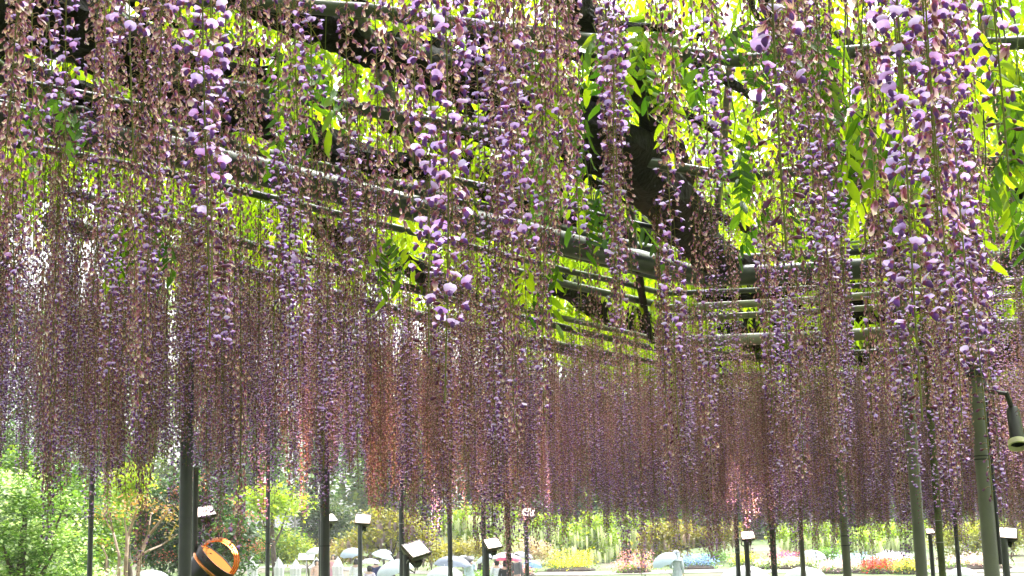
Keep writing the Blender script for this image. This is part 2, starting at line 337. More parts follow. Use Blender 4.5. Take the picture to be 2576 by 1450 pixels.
# ------------------------------------------------------------------ flowers (templates: vertices, triangles, colours)
def lerpc(a, b_, t): return tuple(a[i] + (b_[i] - a[i]) * t for i in range(3))
def grid_tris(nu, nv): 
    f = []
    for j in range(nv - 1):
        for i in range(nu - 1):
            a = j * nu + i; f += [(a, a + 1, a + nu + 1), (a, a + nu + 1, a + nu)]
    return f
def loft(path, rads, n, cols, sq=1.0):
    V, Fs, C = [], [], []
    for (p, r, c) in zip(path, rads, cols):
        for k in range(n):
            a = 2 * math.pi * k / n; V.append((p[0] + r * .5 * math.sin(a), p[1] + r * math.cos(a) * sq, p[2] + r * math.sin(a))); C.append(c)
    for i in range(len(path) - 1):
        for k in range(n):
            a, b_, c_, d = i * n + k, i * n + (k + 1) % n, (i + 1) * n + (k + 1) % n, (i + 1) * n + k; Fs += [(a, b_, c_), (a, c_, d)]
    return V, Fs, C
def merge(parts):
    V, Fs, C = [], [], []
    for v, f, c in parts:
        o = len(V); V += v; C += c; Fs += [tuple(i + o for i in t) for t in f]
    return np.array(V, np.float32), np.array(Fs, np.int32), np.array(C, np.float32)
MAROON, KEEL, LAV, PALE, TAN, CREAM, BROWN = (.38, .09, .19), (.19, .065, .34), (.54, .34, .74), (.74, .59, .88), (.74, .51, .34), (.90, .75, .60), (.48, .28, .17)
def fresh(rg, lo=False):
    s = rg.uniform(.85, 1.2); nu, nv = (3, 3) if lo else (5, 4); V, C = [], []
    tilt = rg.uniform(-.25, .5); fold = rg.uniform(.1, .5); tint = lerpc(LAV, PALE, rg.random()); hue = (rg.uniform(.9, 1.1), 1, rg.uniform(.92, 1.08))
    for j in range(nv):
        v = j / (nv - 1); w = .0125 * s * (math.sin(math.pi * (.12 + .76 * v)) ** .55); x = (.002 + .017 * v * math.cos(tilt)) * s; z = (.002 + .017 * v * math.sin(tilt) + .003 * math.sin(v * 3)) * s
        for i in range(nu):
            u_ = -1 + 2 * i / (nu - 1); V.append((x, u_ * w, z - fold * abs(u_) ** 1.6 * w + .0012 * math.sin(u_ * 5 + v * 4)))
            cc = lerpc(tint, PALE, max(0, .5 - abs(u_)) if v > .2 else 0); cc = lerpc(lerpc(MAROON, cc, min(1, .35 + v * 2)), (.30, .13, .45), .35 * (1 - v))
            C.append(tuple(cc[q] * hue[q] for q in range(3)))
    parts = [(V, grid_tris(nu, nv), C)]
    n = 3 if lo else 6; d = rg.uniform(-.5, .3); kc = lerpc(KEEL, (.22, .09, .34), rg.random() * .7)
    parts.append(loft([(.002, 0, -.001), (.008 * s, 0, -.004 * s), (.012 * s, 0, -.008 * s), (.012 * s + .003 * d, 0, -.0125 * s)], [.002, .0052 * s, .005 * s, .0015], n, [MAROON, kc, kc, lerpc(kc, (.04, .01, .09), .5)], .8))
    if not lo: parts.append(loft([(-.001, 0, .001), (.003, 0, 0), (.006, 0, -.001)], [.0015, .0042, .0035], 5, [(.20, .10, .05), MAROON, MAROON]))
    return merge(parts)
def withered(rg, lo=False):
    parts = []; s = rg.uniform(.8, 1.15); nf = rg.randint(2, 3)
    for q in range(nf):
        L = rg.uniform(.010, .019) * s; w = rg.uniform(.0035, .0065) * s; az = q * 2.1 + rg.uniform(-.6, .6); out = rg.uniform(.1, .55); V, C = [], []
        ct = rg.choice([CREAM, TAN, TAN, CREAM, (.62, .42, .48), (.52, .32, .50), BROWN]); cm = rg.choice([(.40, .18, .36), (.52, .28, .34), TAN, (.30, .11, .28)]); nv = 3 if lo else 4; nu = 2 if lo else 3
        for j in range(nv):
            v = j / (nv - 1); ww = w * math.sin(math.pi * (.2 + .68 * v)); rr = .001 + out * L * v * (1.2 - .5 * v)
            for i in range(nu):
                u_ = -1 + 2 * i / (nu - 1); V.append((rr * math.cos(az) - u_ * ww * math.sin(az) + rg.uniform(-.001, .001), rr * math.sin(az) + u_ * ww * math.cos(az), -.002 - L * v + rg.uniform(-.001, .001)))
                C.append(lerpc(lerpc(MAROON, cm, min(1, v * 2.2)), ct, max(0, v * 1.6 - .5)))
        parts.append((V, grid_tris(nu, nv), C))
    n = 3 if lo else 5; cc = lerpc(MAROON, (.34, .12, .14), rg.random())
    parts.append(loft([(0, 0, .002), (0, 0, -.002), (0.001, 0, -.006)], [.001, .0040 * s, .0030 * s], n, [(.22, .10, .05), cc, cc], 1))
    kc = rg.choice([KEEL, KEEL, (.16, .06, .20), (.30, .14, .12)])
    parts.append(loft([(.001, 0, -.004), (.003, 0, -.010 * s), (.004, 0, -.015 * s)], [.002, .0036 * s, .0010], n, [MAROON, kc, kc], 1))
    return merge(parts)
def bud(rg, lo=False):
    L = rg.uniform(.008, .015); c = lerpc((.075, .014, .04), (.34, .16, .40), rg.random() ** 2.2)
    n = 3 if lo else 6; return merge([loft([(0, 0, .001), (.3 * L, 0, -.1 * L), (.75 * L, 0, -.32 * L), (L, 0, -.5 * L)], [.0012, .0026, .0032, .0008], n, [(.14, .05, .04), (.13, .022, .05), c, c], 1)])
trg = random.Random(5)
TPL = {k: [f(trg) for _ in range(n)] for k, f, n in (('f', fresh, 14), ('w', withered, 18), ('b', bud, 6))}
TPLO = {k: [f(trg, True) for _ in range(n)] for k, f, n in (('f', fresh, 10), ('w', withered, 14), ('b', bud, 5))}

def raceme_plan(rg, L, style, nvar, dense=1.0):
    """flowers in a spiral down a hanging stem: (type, variant, base point, azimuth, pedicel length, droop, scale)"""
    out = []; z = .10 * L + rg.uniform(0, .05); az = rg.uniform(0, 6.28); swx, swy = rg.uniform(-.015, .015), rg.uniform(-.015, .015); ph = rg.uniform(0, 6)
    stem = lambda zz: (swx * (zz / L) ** 2 + .006 * math.sin(zz * 5 + ph), swy * (zz / L) ** 2 + .006 * math.cos(zz * 4 + ph), -zz)
    fz = {'mixed': rg.uniform(.62, .95), 'withered': 1.1, 'fresh': rg.uniform(.52, .74), 'lavender': .15}[style]; bz = {'mixed': .96, 'withered': 1.1, 'fresh': rg.uniform(.86, .95), 'lavender': .95}[style]
    while z < L:
        t = z / L
        if t > bz: k = 'b'
        elif t > fz + rg.uniform(-.1, .1): k = 'f' if rg.random() < .88 else 'w'
        else: k = 'w' if rg.random() < (.93 if style != 'lavender' else .5) else 'f'
        pl = (.034 - .019 * t) * rg.uniform(.7, 1.25) * (1.0 if k != 'b' else .8); sc = rg.uniform(.82, 1.12) * (.64 if k == 'f' else .80) * (1.05 - .15 * max(0, t - .8) / .2)
        if rg.random() > (.10 if t > .25 else .35): out.append((k, rg.randrange(nvar[k]), stem(z), az, pl, rg.uniform(.25, .7), sc))
        z += rg.uniform(.0042, .0070) / dense * (1.25 if k == 'b' else 1); az += 2.4 + rg.uniform(-.4, .4)
    return stem, out
STEMC, PEDC = (.17, .19, .035), (.26, .17, .075)
def ped_end(p, az, pl, dr):
    c, s = math.cos(az), math.sin(az); return (p[0] + c * pl, p[1] + s * pl, p[2] + .004 - dr * pl * .55)
def stem_geo(stem, plan, L, lo=False):
    V, Fs, C = [], [], []; n = 3 if lo else 5; ks = 8 if lo else 18
    for i in range(ks + 1):
        t = i / ks; x, y, z = stem(L * t + 1e-6); r = .0014 * (1 - .5 * t) + .0004
        for k in range(n): a = 6.283 * k / n; V.append((x + r * math.cos(a), y + r * math.sin(a), z)); C.append(lerpc((.10, .13, .02), STEMC, t))
    for i in range(ks):
        for k in range(n): a, b_, c_, d = i * n + k, i * n + (k + 1) % n, (i + 1) * n + (k + 1) % n, (i + 1) * n + k; Fs += [(a, b_, c_), (a, c_, d)]
    for (k, vi, p, az, pl, dr, sc) in plan:
        e = ped_end(p, az, pl, dr); mid = (p[0] + (e[0] - p[0]) * .55, p[1] + (e[1] - p[1]) * .55, p[2] + .008 * min(1, pl / .03)); pts = [p, e] if lo else [p, mid, e]; r = .0009 if lo else .0008; o = len(V)
        for q in pts:
            for kk in range(3): a = 2.094 * kk; V.append((q[0] - r * math.sin(az) * math.cos(a), q[1] + r * math.cos(az) * math.cos(a), q[2] + r * math.sin(a))); C.append(PEDC)
        for i in range(len(pts) - 1):
            for kk in range(3): a, b_, c_, d = o + i * 3 + kk, o + i * 3 + (kk + 1) % 3, o + (i + 1) * 3 + (kk + 1) % 3, o + (i + 1) * 3 + kk; Fs += [(a, b_, c_), (a, c_, d)]
    return np.array(V, np.float32), np.array(Fs, np.int32), np.array(C, np.float32)
def blossom_geo(plan, tpl, rg):
    Vs, Fs, Cs = [], [], []; o = 0
    for (k, vi, p, az, pl, dr, sc) in plan:
        v, f, c = tpl[k][vi % len(tpl[k])]; e = ped_end(p, az, pl, dr); a = az + rg.uniform(-.9, .9); tl = rg.uniform(-.6, .6)
        ct, st = math.cos(tl), math.sin(tl); x = v[:, 0] * ct - v[:, 2] * st; z = v[:, 0] * st + v[:, 2] * ct; ca, sa = math.cos(a), math.sin(a)
        Vs.append(np.stack([x * ca - v[:, 1] * sa, x * sa + v[:, 1] * ca, z], 1) * sc + np.array(e, np.float32)); Fs.append(f + o); Cs.append(c * rg.uniform(.85, 1.12)); o += len(v)
    return np.concatenate(Vs), np.concatenate(Fs), np.concatenate(Cs)

NV = {k: len(v) for k, v in TPL.items()}; NVL = {k: len(v) for k, v in TPLO.items()}
flower_me = {}
for k, nm in (('f', 'flower'), ('w', 'flower'), ('b', 'flower_bud')):
    for i, (v, f, c) in enumerate(TPL[k]):
        me = np_mesh({'f': 'fresh_flower', 'w': 'faded_flower', 'b': 'flower_bud'}[k], v, f, c); me.materials.append(M['petal']); flower_me[k, i] = me

n_flower_objs = 0
def raceme_full(loc, L, style, rg, label=None, dense=1.0):
    """a raceme whose every flower is an object"""
    global n_flower_objs
    stem, plan = raceme_plan(rg, L, style, NV, dense); v, f, c = stem_geo(stem, plan, L); me = np_mesh('raceme', v, f, c); me.materials.append(M['petal'])
    o = bpy.data.objects.new('raceme', me); COL.objects.link(o); o.parent = vine; o.location = loc
    o['label'] = label or {'fresh': 'long raceme with fresh lavender flowers at its lower end', 'withered': 'faded raceme of tan and mauve withered flowers', 'mixed': 'raceme fading to tan above with purple flowers below', 'lavender': 'raceme in full lavender bloom'}[style]
    for (k, vi, p, az, pl, dr, sc) in plan:
        e = ped_end(p, az, pl, dr); q = project((loc[0] + e[0], loc[1] + e[1], loc[2] + e[2]))
        if not (-60 < q[0] < 2640 and -60 < q[1] < 1510): continue
        fo = bpy.data.objects.new({'f': 'flower', 'w': 'faded_flower', 'b': 'bud'}[k], flower_me[k, vi]); COL.objects.link(fo); fo.parent = o; fo.location = e
        fo.rotation_euler = (rg.uniform(-.45, .45), rg.uniform(-.7, .6), az + rg.uniform(-.9, .9)); fo.scale = (sc, sc, sc); n_flower_objs += 1
    return o
# raceme variants that are shared
vrg = random.Random(31); MID = []
for i in range(26):
    st = ['mixed', 'withered', 'mixed', 'fresh', 'withered', 'mixed', 'mixed', 'lavender'][i % 8]; L = vrg.uniform(1.0, 1.5); stem, plan = raceme_plan(vrg, L, st, NV, 1.1)
    a = np_mesh('raceme', *stem_geo(stem, plan, L)); a.materials.append(M['petal']); b_ = np_mesh('blossom', *blossom_geo(plan, TPL, vrg)); b_.materials.append(M['petal']); MID.append((st, L, a, b_))
FARC = bpy.data.collections.new('far_raceme_variants'); FARK = []
for i in range(22):
    st = ['mixed', 'withered', 'mixed', 'mixed', 'withered', 'lavender', 'fresh', 'mixed', 'withered'][i % 9]; L = vrg.uniform(1.0, 1.4); stem, plan = raceme_plan(vrg, L, st, NVL, 1.0)
    v, f, c = stem_geo(stem, plan, L, True); v2, f2, c2 = blossom_geo(plan, TPLO, vrg)
    me = np_mesh('far_raceme', np.concatenate([v, v2]), np.concatenate([f, f2 + len(v)]), np.concatenate([c, c2])); me.materials.append(M['petal'])
    ob = bpy.data.objects.new('far_raceme_%02d' % i, me); FARC.objects.link(ob); FARK.append((st, L))

FKIND = {'lav': [i for i, k in enumerate(FARK) if k[0] in ('lavender', 'fresh')], 'wit': [i for i, k in enumerate(FARK) if k[0] == 'withered'], 'mix': [i for i, k in enumerate(FARK) if k[0] == 'mixed']}
HVEIL = [(2290, 1180, 4.2, 'fresh'), (2322, 1320, 6.4, 'fresh'), (2275, 1240, 5.4, 'mixed'), (2128, 1340, 8.0, 'mixed'), (2140, 1240, 6.6, 'fresh'), (2500, 1150, 3.2, 'fresh'), (2440, 1300, 4.6, 'fresh'), (2368, 1350, 7.2, 'fresh'), (2385, 1260, 5.6, 'mixed'), (2330, 980, 4.8, 'mixed'), (2250, 1000, 4.4, 'withered'), (2030, 1340, 8.2, 'fresh'), (1960, 1330, 7.6, 'mixed'), (2460, 1000, 3.6, 'mixed'), (2470, 900, 4.0, 'withered'), (2120, 1000, 5.0, 'withered'), (2520, 1340, 6.0, 'mixed'), (2420, 1360, 7.4, 'mixed')]
# hero racemes, read off the photograph: (x of tip, y of tip, distance, kind)
HERO = [(165, 395, 2.3, 'fresh'), (305, 395, 1.95, 'fresh'), (500, 850, 1.8, 'fresh'), (545, 700, 1.9, 'fresh'), (385, 820, 3.0, 'fresh'), (790, 430, 2.4, 'fresh'), (1215, 440, 2.25, 'fresh'), (1190, 330, 2.3, 'fresh'),
        (1140, 1010, 1.8, 'fresh'), (1085, 900, 2.0, 'fresh'), (1325, 930, 2.2, 'fresh'), (1290, 640, 2.3, 'mixed'), (1565, 500, 2.3, 'fresh'), (1540, 460, 2.4, 'fresh'), (1465, 770, 2.9, 'fresh'), (1830, 640, 2.7, 'fresh'),
        (1985, 640, 1.35, 'fresh'), (2105, 900, 2.6, 'fresh'), (2060, 880, 2.7, 'fresh'), (2330, 1060, 1.65, 'fresh'), (2300, 720, 1.8, 'fresh'), (2400, 640, 1.7, 'withered'), (2370, 560, 1.75, 'mixed'), (2420, 700, 1.9, 'mixed'),
        (2480, 1260, 2.3, 'fresh'), (2440, 1080, 2.4, 'fresh'), (1700, 1110, 3.4, 'fresh'), (690, 900, 3.0, 'fresh'), (735, 800, 3.2, 'fresh'), (650, 470, 2.9, 'withered'), (620, 430, 2.8, 'withered'), (1050, 560, 2.2, 'withered'),
        (1000, 520, 2.4, 'withered'), (940, 640, 2.5, 'withered'), (880, 760, 2.8, 'mixed'), (1400, 560, 2.3, 'withered'), (1440, 480, 2.6, 'withered'), (1720, 420, 2.4, 'withered'), (1790, 560, 2.6, 'mixed'), (60, 640, 2.3, 'withered'), (20, 500, 2.2, 'withered'), (2180, 560, 2.0, 'withered'),
        (2560, 420, 1.6, 'fresh'), (400, 500, 2.5, 'withered'), (440, 620, 2.6, 'mixed'), (250, 330, 2.4, 'withered'), (110, 420, 2.6, 'mixed'), (270, 1150, 4.6, 'fresh'), (820, 1180, 5.2, 'fresh'), (905, 1230, 5.6, 'fresh'), (1800, 1340, 5.0, 'fresh'), (1130, 1240, 6.0, 'fresh'), (740, 1000, 3.6, 'fresh'), (560, 960, 3.3, 'mixed'), (1240, 1180, 5.0, 'lavender')]
hrg = random.Random(77)
for (x, y, D, st) in HERO + HVEIL:
    if D > 2.05 and D < 3.3: D *= 1.22
    p = atd(x, y, D); L = max(.5, ZC + .02 - p.z)
    raceme_full((p.x, p.y, p.z + L), L, st, hrg, None, 1.0 if D < 2.1 else 1.1)

# the rest of the curtain
BEAM = [(-6, 3.0), (-2.18, 6.4), (-.88, 7.6), (.07, 8.75), (1.25, 10.1), (9, 9.9)]
def beam_y(x):
    for (x0, y0), (x1, y1) in zip(BEAM, BEAM[1:]):
        if x <= x1: return y0 + (y1 - y0) * (x - x0) / (x1 - x0)
    return 9.9
def hung_density(x, y):
    """racemes per square metre: loose near the rings, an open aisle past the big beam, then the thick curtain"""
    n = .5 + .5 * math.sin(x * 2.1 + 1.3 * math.sin(y * .9)) * math.sin(y * 1.7 + x * .6); db = y - beam_y(x)
    if db < 0:
        d = 6.0 if y < 4.5 else 7.6
        if x / y > .10: d *= .62
        return d * (.25 + 1.5 * n)
    aisle = min(4.4, max(.2, 1.7 + 1.9 * x / max(1.0, y * .12) * .45))
    if db < aisle: return (11 if x < .5 else 9.5) * (.3 + 1.4 * n)
    return 46 * (.6 + .8 * n) * (1.3 if x < -.12 * y else 1)
cand = []
prg = random.Random(101)
for gy in np.arange(3.3, 22, .25):
    half = gy * .40 + .5
    for gx in np.arange(-half, half, .25):
        lam = hung_density(gx + .125, gy + .125) * .0625; k = int(lam) + (1 if prg.random() < lam - int(lam) else 0)
        near_ = gy < beam_y(gx) + .5
        if near_: k = 1 if prg.random() < lam / 2.6 else 0
        for _ in range(k):
            x, y = gx + prg.random() * .25, gy + prg.random() * .25
            for q in range(prg.choice((2, 2, 3, 3, 4)) if near_ else 1):     # near the rings they hang in bunches
                xx, yy = (x + prg.gauss(0, .05), y + prg.gauss(0, .05)) if near_ else (x, y)
                if yy < edge_y(xx) - .1: cand.append((xx, yy))
cand.sort(key=lambda p: p[0] ** 2 + p[1] ** 2)
far_pos, far_rot, far_scl, far_idx = [], [], [], []; n_ind = 0
for (x, y) in cand:
    zt = ZC + prg.uniform(-.12, .12); target = prg.uniform(1.0, 1.5) if y < 9 else (prg.uniform(.95, 1.35) if x < -.1 * y else prg.uniform(1.05, 1.62))
    if prg.random() < .16: target *= prg.uniform(1.08, 1.32)
    elif prg.random() < .2: target *= prg.uniform(.7, .9)
    top = project((x, y, zt)); bot = project((x, y, zt - target)); vis = -40 < bot[0] < 2616 and bot[1] > -10
    if not vis and y < 8: continue
    if vis and n_ind < 48:
        raceme_full((x, y, zt), target, prg.choice(['withered', 'withered', 'withered', 'mixed', 'mixed']), prg, None, 1.1); n_ind += 1
    elif vis and n_ind < 227:
        st, L, a, b_ = prg.choice(MID); s = target / L; ro = bpy.data.objects.new('raceme', a); COL.objects.link(ro); ro.parent = vine; ro.location = (x, y, zt); ro.rotation_euler = (0, 0, prg.uniform(0, 6.28)); ro.scale = (1.0, 1.0, s)
        bo = bpy.data.objects.new('blossom', b_); COL.objects.link(bo); bo.parent = ro; bo['kind'] = 'stuff'; n_ind += 1
    else:
        want = math.sin(x * 3.1 + 2 * math.sin(y * 1.3)) + math.sin(y * 2.3 - x * 1.1) + prg.uniform(-1.1, 1.1); i = prg.choice(FKIND['lav' if want > .25 else ('wit' if want < -.8 else 'mix')]); far_pos.append((x, y, zt)); far_rot.append((prg.uniform(-.02, .02), prg.uniform(-.02, .02), prg.uniform(0, 6.28))); far_scl.append(target / FARK[i][1]); far_idx.append(i)
scatter('blossom_curtain', vine, far_pos, far_rot, far_scl, far_idx, FARC)

# ------------------------------------------------------------------ leaves
def compound_leaf(rg, drop):
    """pinnate leaf: rachis along +X drooping, leaflets in pairs hanging"""
    V, Fs, C = [], [], []; L = rg.uniform(.20, .30); npair = rg.randint(5, 7); g0 = lerpc((.055, .13, .012), (.13, .21, .012), rg.random()); drp = rg.uniform(.15, .6)
    path = lambda t: Vector((L * t * (1 - .15 * drp * t), .02 * math.sin(t * 3), -drp * L * t * t))
    for i in range(6):
        p = path(i / 5)
        for k in range(3): a = 2.094 * k; V.append((p.x, p.y + .0012 * math.cos(a), p.z + .0012 * math.sin(a))); C.append((.10, .12, .02))
    for i in range(5):
        for k in range(3): a, b_, c_, d = i * 3 + k, i * 3 + (k + 1) % 3, (i + 1) * 3 + (k + 1) % 3, (i + 1) * 3 + k; Fs += [(a, b_, c_), (a, c_, d)]
    def leaflet(p, az, dr, ln, w):
        d = Vector((math.cos(az) * math.cos(dr), math.sin(az) * math.cos(dr), -math.sin(dr))); s = Vector((-math.sin(az), math.cos(az), 0)); nrm = d.cross(s); o = len(V); c = lerpc(g0, (.20, .26, .02), rg.random() * .35); curl = rg.uniform(-.012, .02); tw = rg.uniform(-.5, .5); s = (s * math.cos(tw) + nrm * math.sin(tw))
        prof = [(0, .0), (.18, .75), (.45, 1.0), (.75, .62), (1.0, .0)]
        for (t, q) in prof:
            m_ = p + d * ln * t - nrm * curl * t * t + Vector((0, 0, .004 * math.sin(t * 7)))
            if q == 0: V.append(tuple(m_)); C.append(c)
            else:
                for u_ in (-1, 0, 1): V.append(tuple(m_ + s * (u_ * w * q) + nrm * (-.25 * w * q * (1 - abs(u_))))); C.append(c)
        Fs.extend([(o, o + 1, o + 2), (o, o + 2, o + 3)])
        for r in (0, 1):
            for u_ in (0, 1): a = o + 1 + r * 3 + u_; Fs.extend([(a, a + 3, a + 4), (a, a + 4, a + 1)])
        e = o + 10; a = o + 7; Fs.extend([(a, e, a + 1), (a + 1, e, a + 2)])
    for i in range(npair):
        t = .22 + .74 * i / npair; p = path(t)
        for sd in (-1, 1):
            if rg.random() < .06: continue
            leaflet(p, sd * rg.uniform(.75, 1.25), drop + rg.uniform(-.3, .35), rg.uniform(.055, .085), rg.uniform(.0080, .0120))
    leaflet(path(1), rg.uniform(-.2, .2), drop + .2, .08, .013)
    return np.array(V, np.float32), np.array(Fs, np.int32), np.array(C, np.float32)
LEAFC = bpy.data.collections.new('leaf_variants'); leaf_mes = []; lrg = random.Random(3)
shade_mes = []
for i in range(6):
    v, f, c = compound_leaf(lrg, lrg.uniform(.5, 1.3)); me = np_mesh('leaf', v, f, c * np.array([.45, .62, .8])); me.materials.append(M['leaf_shaded']); shade_mes.append(me)  # leaf colours darkened to paint in the shade on near hanging sprays
for i in range(14):
    me = np_mesh('leaf', *compound_leaf(lrg, lrg.uniform(.3, 1.2))); me.materials.append(M['leaf']); leaf_mes.append(me); LEAFC.objects.link(bpy.data.objects.new('leaf_%02d' % i, me))
lp, lr, ls, li = [], [], [], []; near = []
cl = [(lrg.uniform(-9, 9), lrg.uniform(1, 24), lrg.uniform(.5, 1.1)) for _ in range(70)]
for gy in np.arange(-3.0, 23.5, .5):
    half = max(3.5, gy * .42 + 1.2)
    for gx in np.arange(-half - 1.5, half + 3.5, .5):
        if gy + .25 > edge_y(gx + .25) + .6: continue
        hole = .5 + .5 * math.sin(gx * 1.7 + 2 * math.sin(gy * .8)) * math.sin(gy * 1.3 + .7 * gx)
        dens = (135 if gy > 3.5 else 55) * (.38 + .95 * hole) * (1.0 if gy < 12 else .85)
        if gx / max(gy, 1) > .1 and gy < 9: dens *= .85
        if gx > .8 and gy > 9.5: dens *= 1.35
        for _ in range(int(dens * .25 + lrg.random())):
            x, y = gx + lrg.random() * .5, gy + lrg.random() * .5; z = ZC + .30 + lrg.random() ** 1.2 * .75; 
            rot = (lrg.uniform(-.5, .5), lrg.uniform(.0, 1.25), lrg.uniform(0, 6.28)); s = lrg.uniform(.8, 1.3); lp.append((x, y, z)); lr.append(rot); ls.append(s); li.append(lrg.randrange(14))
# drooping sprays seen singly: along the near rings, thickest above the open corner on one side
spr = [(2090, 150, 4.2), (2120, 260, 4.3), (2160, 200, 4.4), (2230, 250, 4.4), (2060, 60, 4.2), (1990, 40, 4.5), (2310, 60, 4.0), (2480, 60, 3.8), (2530, 230, 4.2), (2480, 430, 4.4), (1660, 60, 4.0), (1640, 30, 4.1), (1350, 100, 4.4), (1340, 330, 4.5), (1420, 190, 4.3), (1530, 30, 4.6), (710, 110, 4.4), (730, 60, 4.5), (130, 190, 4.6),
       (985, 580, 6.4), (340, 520, 6.0), (1410, 620, 6.6), (1480, 480, 6.4), (2560, 120, 4.1), (2420, 300, 4.6), (1900, 60, 4.6), (1850, 330, 5.6), (2000, 500, 6.0), (2330, 470, 5.2), (2250, 430, 5.0), (2140, 330, 4.6), (2560, 330, 4.4)]
for (x, y, D) in spr:
    for _ in range(5):
        near.append((atd(x + lrg.uniform(-45, 45), y + lrg.uniform(-40, 40), D + lrg.uniform(-.2, .3)), lrg.uniform(.4, 1.5)))
order = sorted(range(len(lp)), key=lambda i: lp[i][0] ** 2 + lp[i][1] ** 2); taken = set()
for i in order:
    q = project(lp[i])
    if -20 < q[0] < 2600 and -20 < q[1] < 900 and len(near) + len(taken) < 300:
        taken.add(i)
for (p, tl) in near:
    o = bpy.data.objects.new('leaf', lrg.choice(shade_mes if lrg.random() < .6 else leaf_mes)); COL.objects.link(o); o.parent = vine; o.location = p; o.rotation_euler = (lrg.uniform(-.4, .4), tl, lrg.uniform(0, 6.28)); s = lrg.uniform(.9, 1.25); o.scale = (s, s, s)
    L = max(.12, ZC + .15 - p.z)
for i in taken:
    o = bpy.data.objects.new('leaf', leaf_mes[li[i]]); COL.objects.link(o); o.parent = vine; o.location = lp[i]; o.rotation_euler = lr[i]; o.scale = (ls[i],) * 3
keep = [i for i in range(len(lp)) if i not in taken]
scatter('foliage', vine, [lp[i] for i in keep], [lr[i] for i in keep], [ls[i] for i in keep], [li[i] for i in keep], LEAFC)
# thin green shoots that carry the drooping sprays
for (x, y, D) in spr:
    p = atd(x, y - 30, D); mb = MB(); q = Vector((p.x + rng.uniform(-.08, .08), p.y + rng.uniform(-.05, .1), ZC + .25)); mb.tube([q, q.lerp(p, .5) + Vector((rng.uniform(-.03, .03), 0, .0)), p, p + Vector((rng.uniform(-.03, .03), 0, -.12))], [.004, .003, .0025, .0012], 5)
    so = mb.build('shoot', mat_stem if 'mat_stem' in globals() else M['post_moss'], vine)
print('flowers', n_flower_objs, 'racemes', n_ind + len(HERO) + len(HVEIL), 'far', len(far_pos), 'leaves', len(lp))

# ------------------------------------------------------------------ garden behind: trees, shrubs
def leaf_cloud(rg, blobs, n, size, cols, wts, shell=.55, flat=.5):
    """many small folded leaves spread through lumpy blobs (cx,cy,cz,rx,ry,rz)"""
    vol = np.array([b[3] * b[5] for b in blobs]); cnt = (vol / vol.sum() * n).astype(int); V, Fs, C = [], [], []
    for b, k in zip(blobs, cnt):
        if k < 1: continue
        nc = max(4, k // 26); cd = rg.normal(size=(nc, 3)); cd /= np.linalg.norm(cd, axis=1)[:, None]; cr = rg.random(nc) ** shell
        cc = cd * cr[:, None] * np.array(b[3:6]); ccol = np.array(cols)[rg.choice(len(cols), nc, p=np.array(wts) / sum(wts))] * rg.uniform(.75, 1.25, (nc, 1))
        w = rg.integers(0, nc, k); p = np.array(b[:3]) + cc[w] + rg.normal(size=(k, 3)) * np.array([size * 2.2, size * 2.2, size * 1.2])
        d = rg.normal(size=(k, 3)); d[:, 2] = d[:, 2] * flat - .25; d /= np.linalg.norm(d, axis=1)[:, None]; s = np.cross(d, rg.normal(size=(k, 3)) * .5 + np.array([0, 0, 1.0])); s /= np.linalg.norm(s, axis=1)[:, None] + 1e-9
        L = size * rg.uniform(.7, 1.4, (k, 1)); o = len(V) and sum(len(x) for x in V) or 0
        q = np.stack([p, p + d * L * .5 + s * L * .30, p + d * L, p + d * L * .5 - s * L * .30], 1).reshape(-1, 3); V.append(q)
        Fs.append(np.arange(k * 4).reshape(k, 4) + o); C.append(np.repeat(ccol[w] * rg.uniform(.8, 1.2, (k, 1)), 4, 0))
    return np.concatenate(V), np.concatenate(Fs), np.concatenate(C)
def pxblobs(bl, D, depth=.8):
    out = []
    for i, (x, y, rx, ry) in enumerate(bl):
        p = atd(x, y, D + (i % 3 - 1) * .6); out.append((p.x, p.y, p.z, rx * D / F, rx * D / F * depth, ry * D / F))
    return out
M['trunk'] = mat_plain('tree_bark', (.09, .065, .045), .85, 0, .4, 6, .5, 25)
M['pale_trunk'] = mat_plain('pale_bark', (.30, .21, .14), .7, 0, .35, 6, .3, 25)
def tree(name, label, px, D, bl, size, n, cols, wts, cat='tree', group=None, trunk=.10, tmat='trunk', seed=0, extra=None, depth=.8, flat=.5, shell=.55):
    rg = np.random.default_rng(900 + seed + int(px)); b0 = base(px, D); root = empty(name, b0, label, cat, group); off = np.array(b0)
    wb = pxblobs(bl, D, depth); v, f, c = leaf_cloud(rg, wb, n, size, cols, wts, shell, flat); v = v.copy(); v[:, 2] = np.maximum(v[:, 2], b0.z + .03)
    me = np_mesh('crown', v - off, f, c); me.materials.append(M['tree_leaf']); link_mesh('crown', me, None, root)
    if trunk:
        mb = MB(); cz = np.mean([b[2] for b in wb]) - b0.z; top = Vector((np.mean([b[0] for b in wb]) - b0.x, np.mean([b[1] for b in wb]) - b0.y, max(cz, .4)))
        mb.tube([Vector((0, 0, -.05)), top * .3 + Vector((.05, 0, 0)), top * .65 + Vector((-.04, .03, 0)), top], [trunk * 1.3, trunk, trunk * .8, trunk * .5], 9)
        for b in wb:
            e = Vector((b[0] - b0.x, b[1] - b0.y, max(.2, b[2] - b0.z))); st = top * .55; mb.tube([st, st.lerp(e, .5) + Vector((0, 0, -.06 * e.length)), e], [trunk * .5, trunk * .35, trunk * .12], 6)
        mb.build('trunk', M[tmat], root)
    if extra: extra(root, b0, wb, rg)
    return root
GREEN, MIDG, LIME, DARK, OLIVE, YEL = (.07, .17, .018), (.12, .23, .025), (.28, .40, .02), (.03, .065, .018), (.26, .23, .03), (.31, .35, .03)
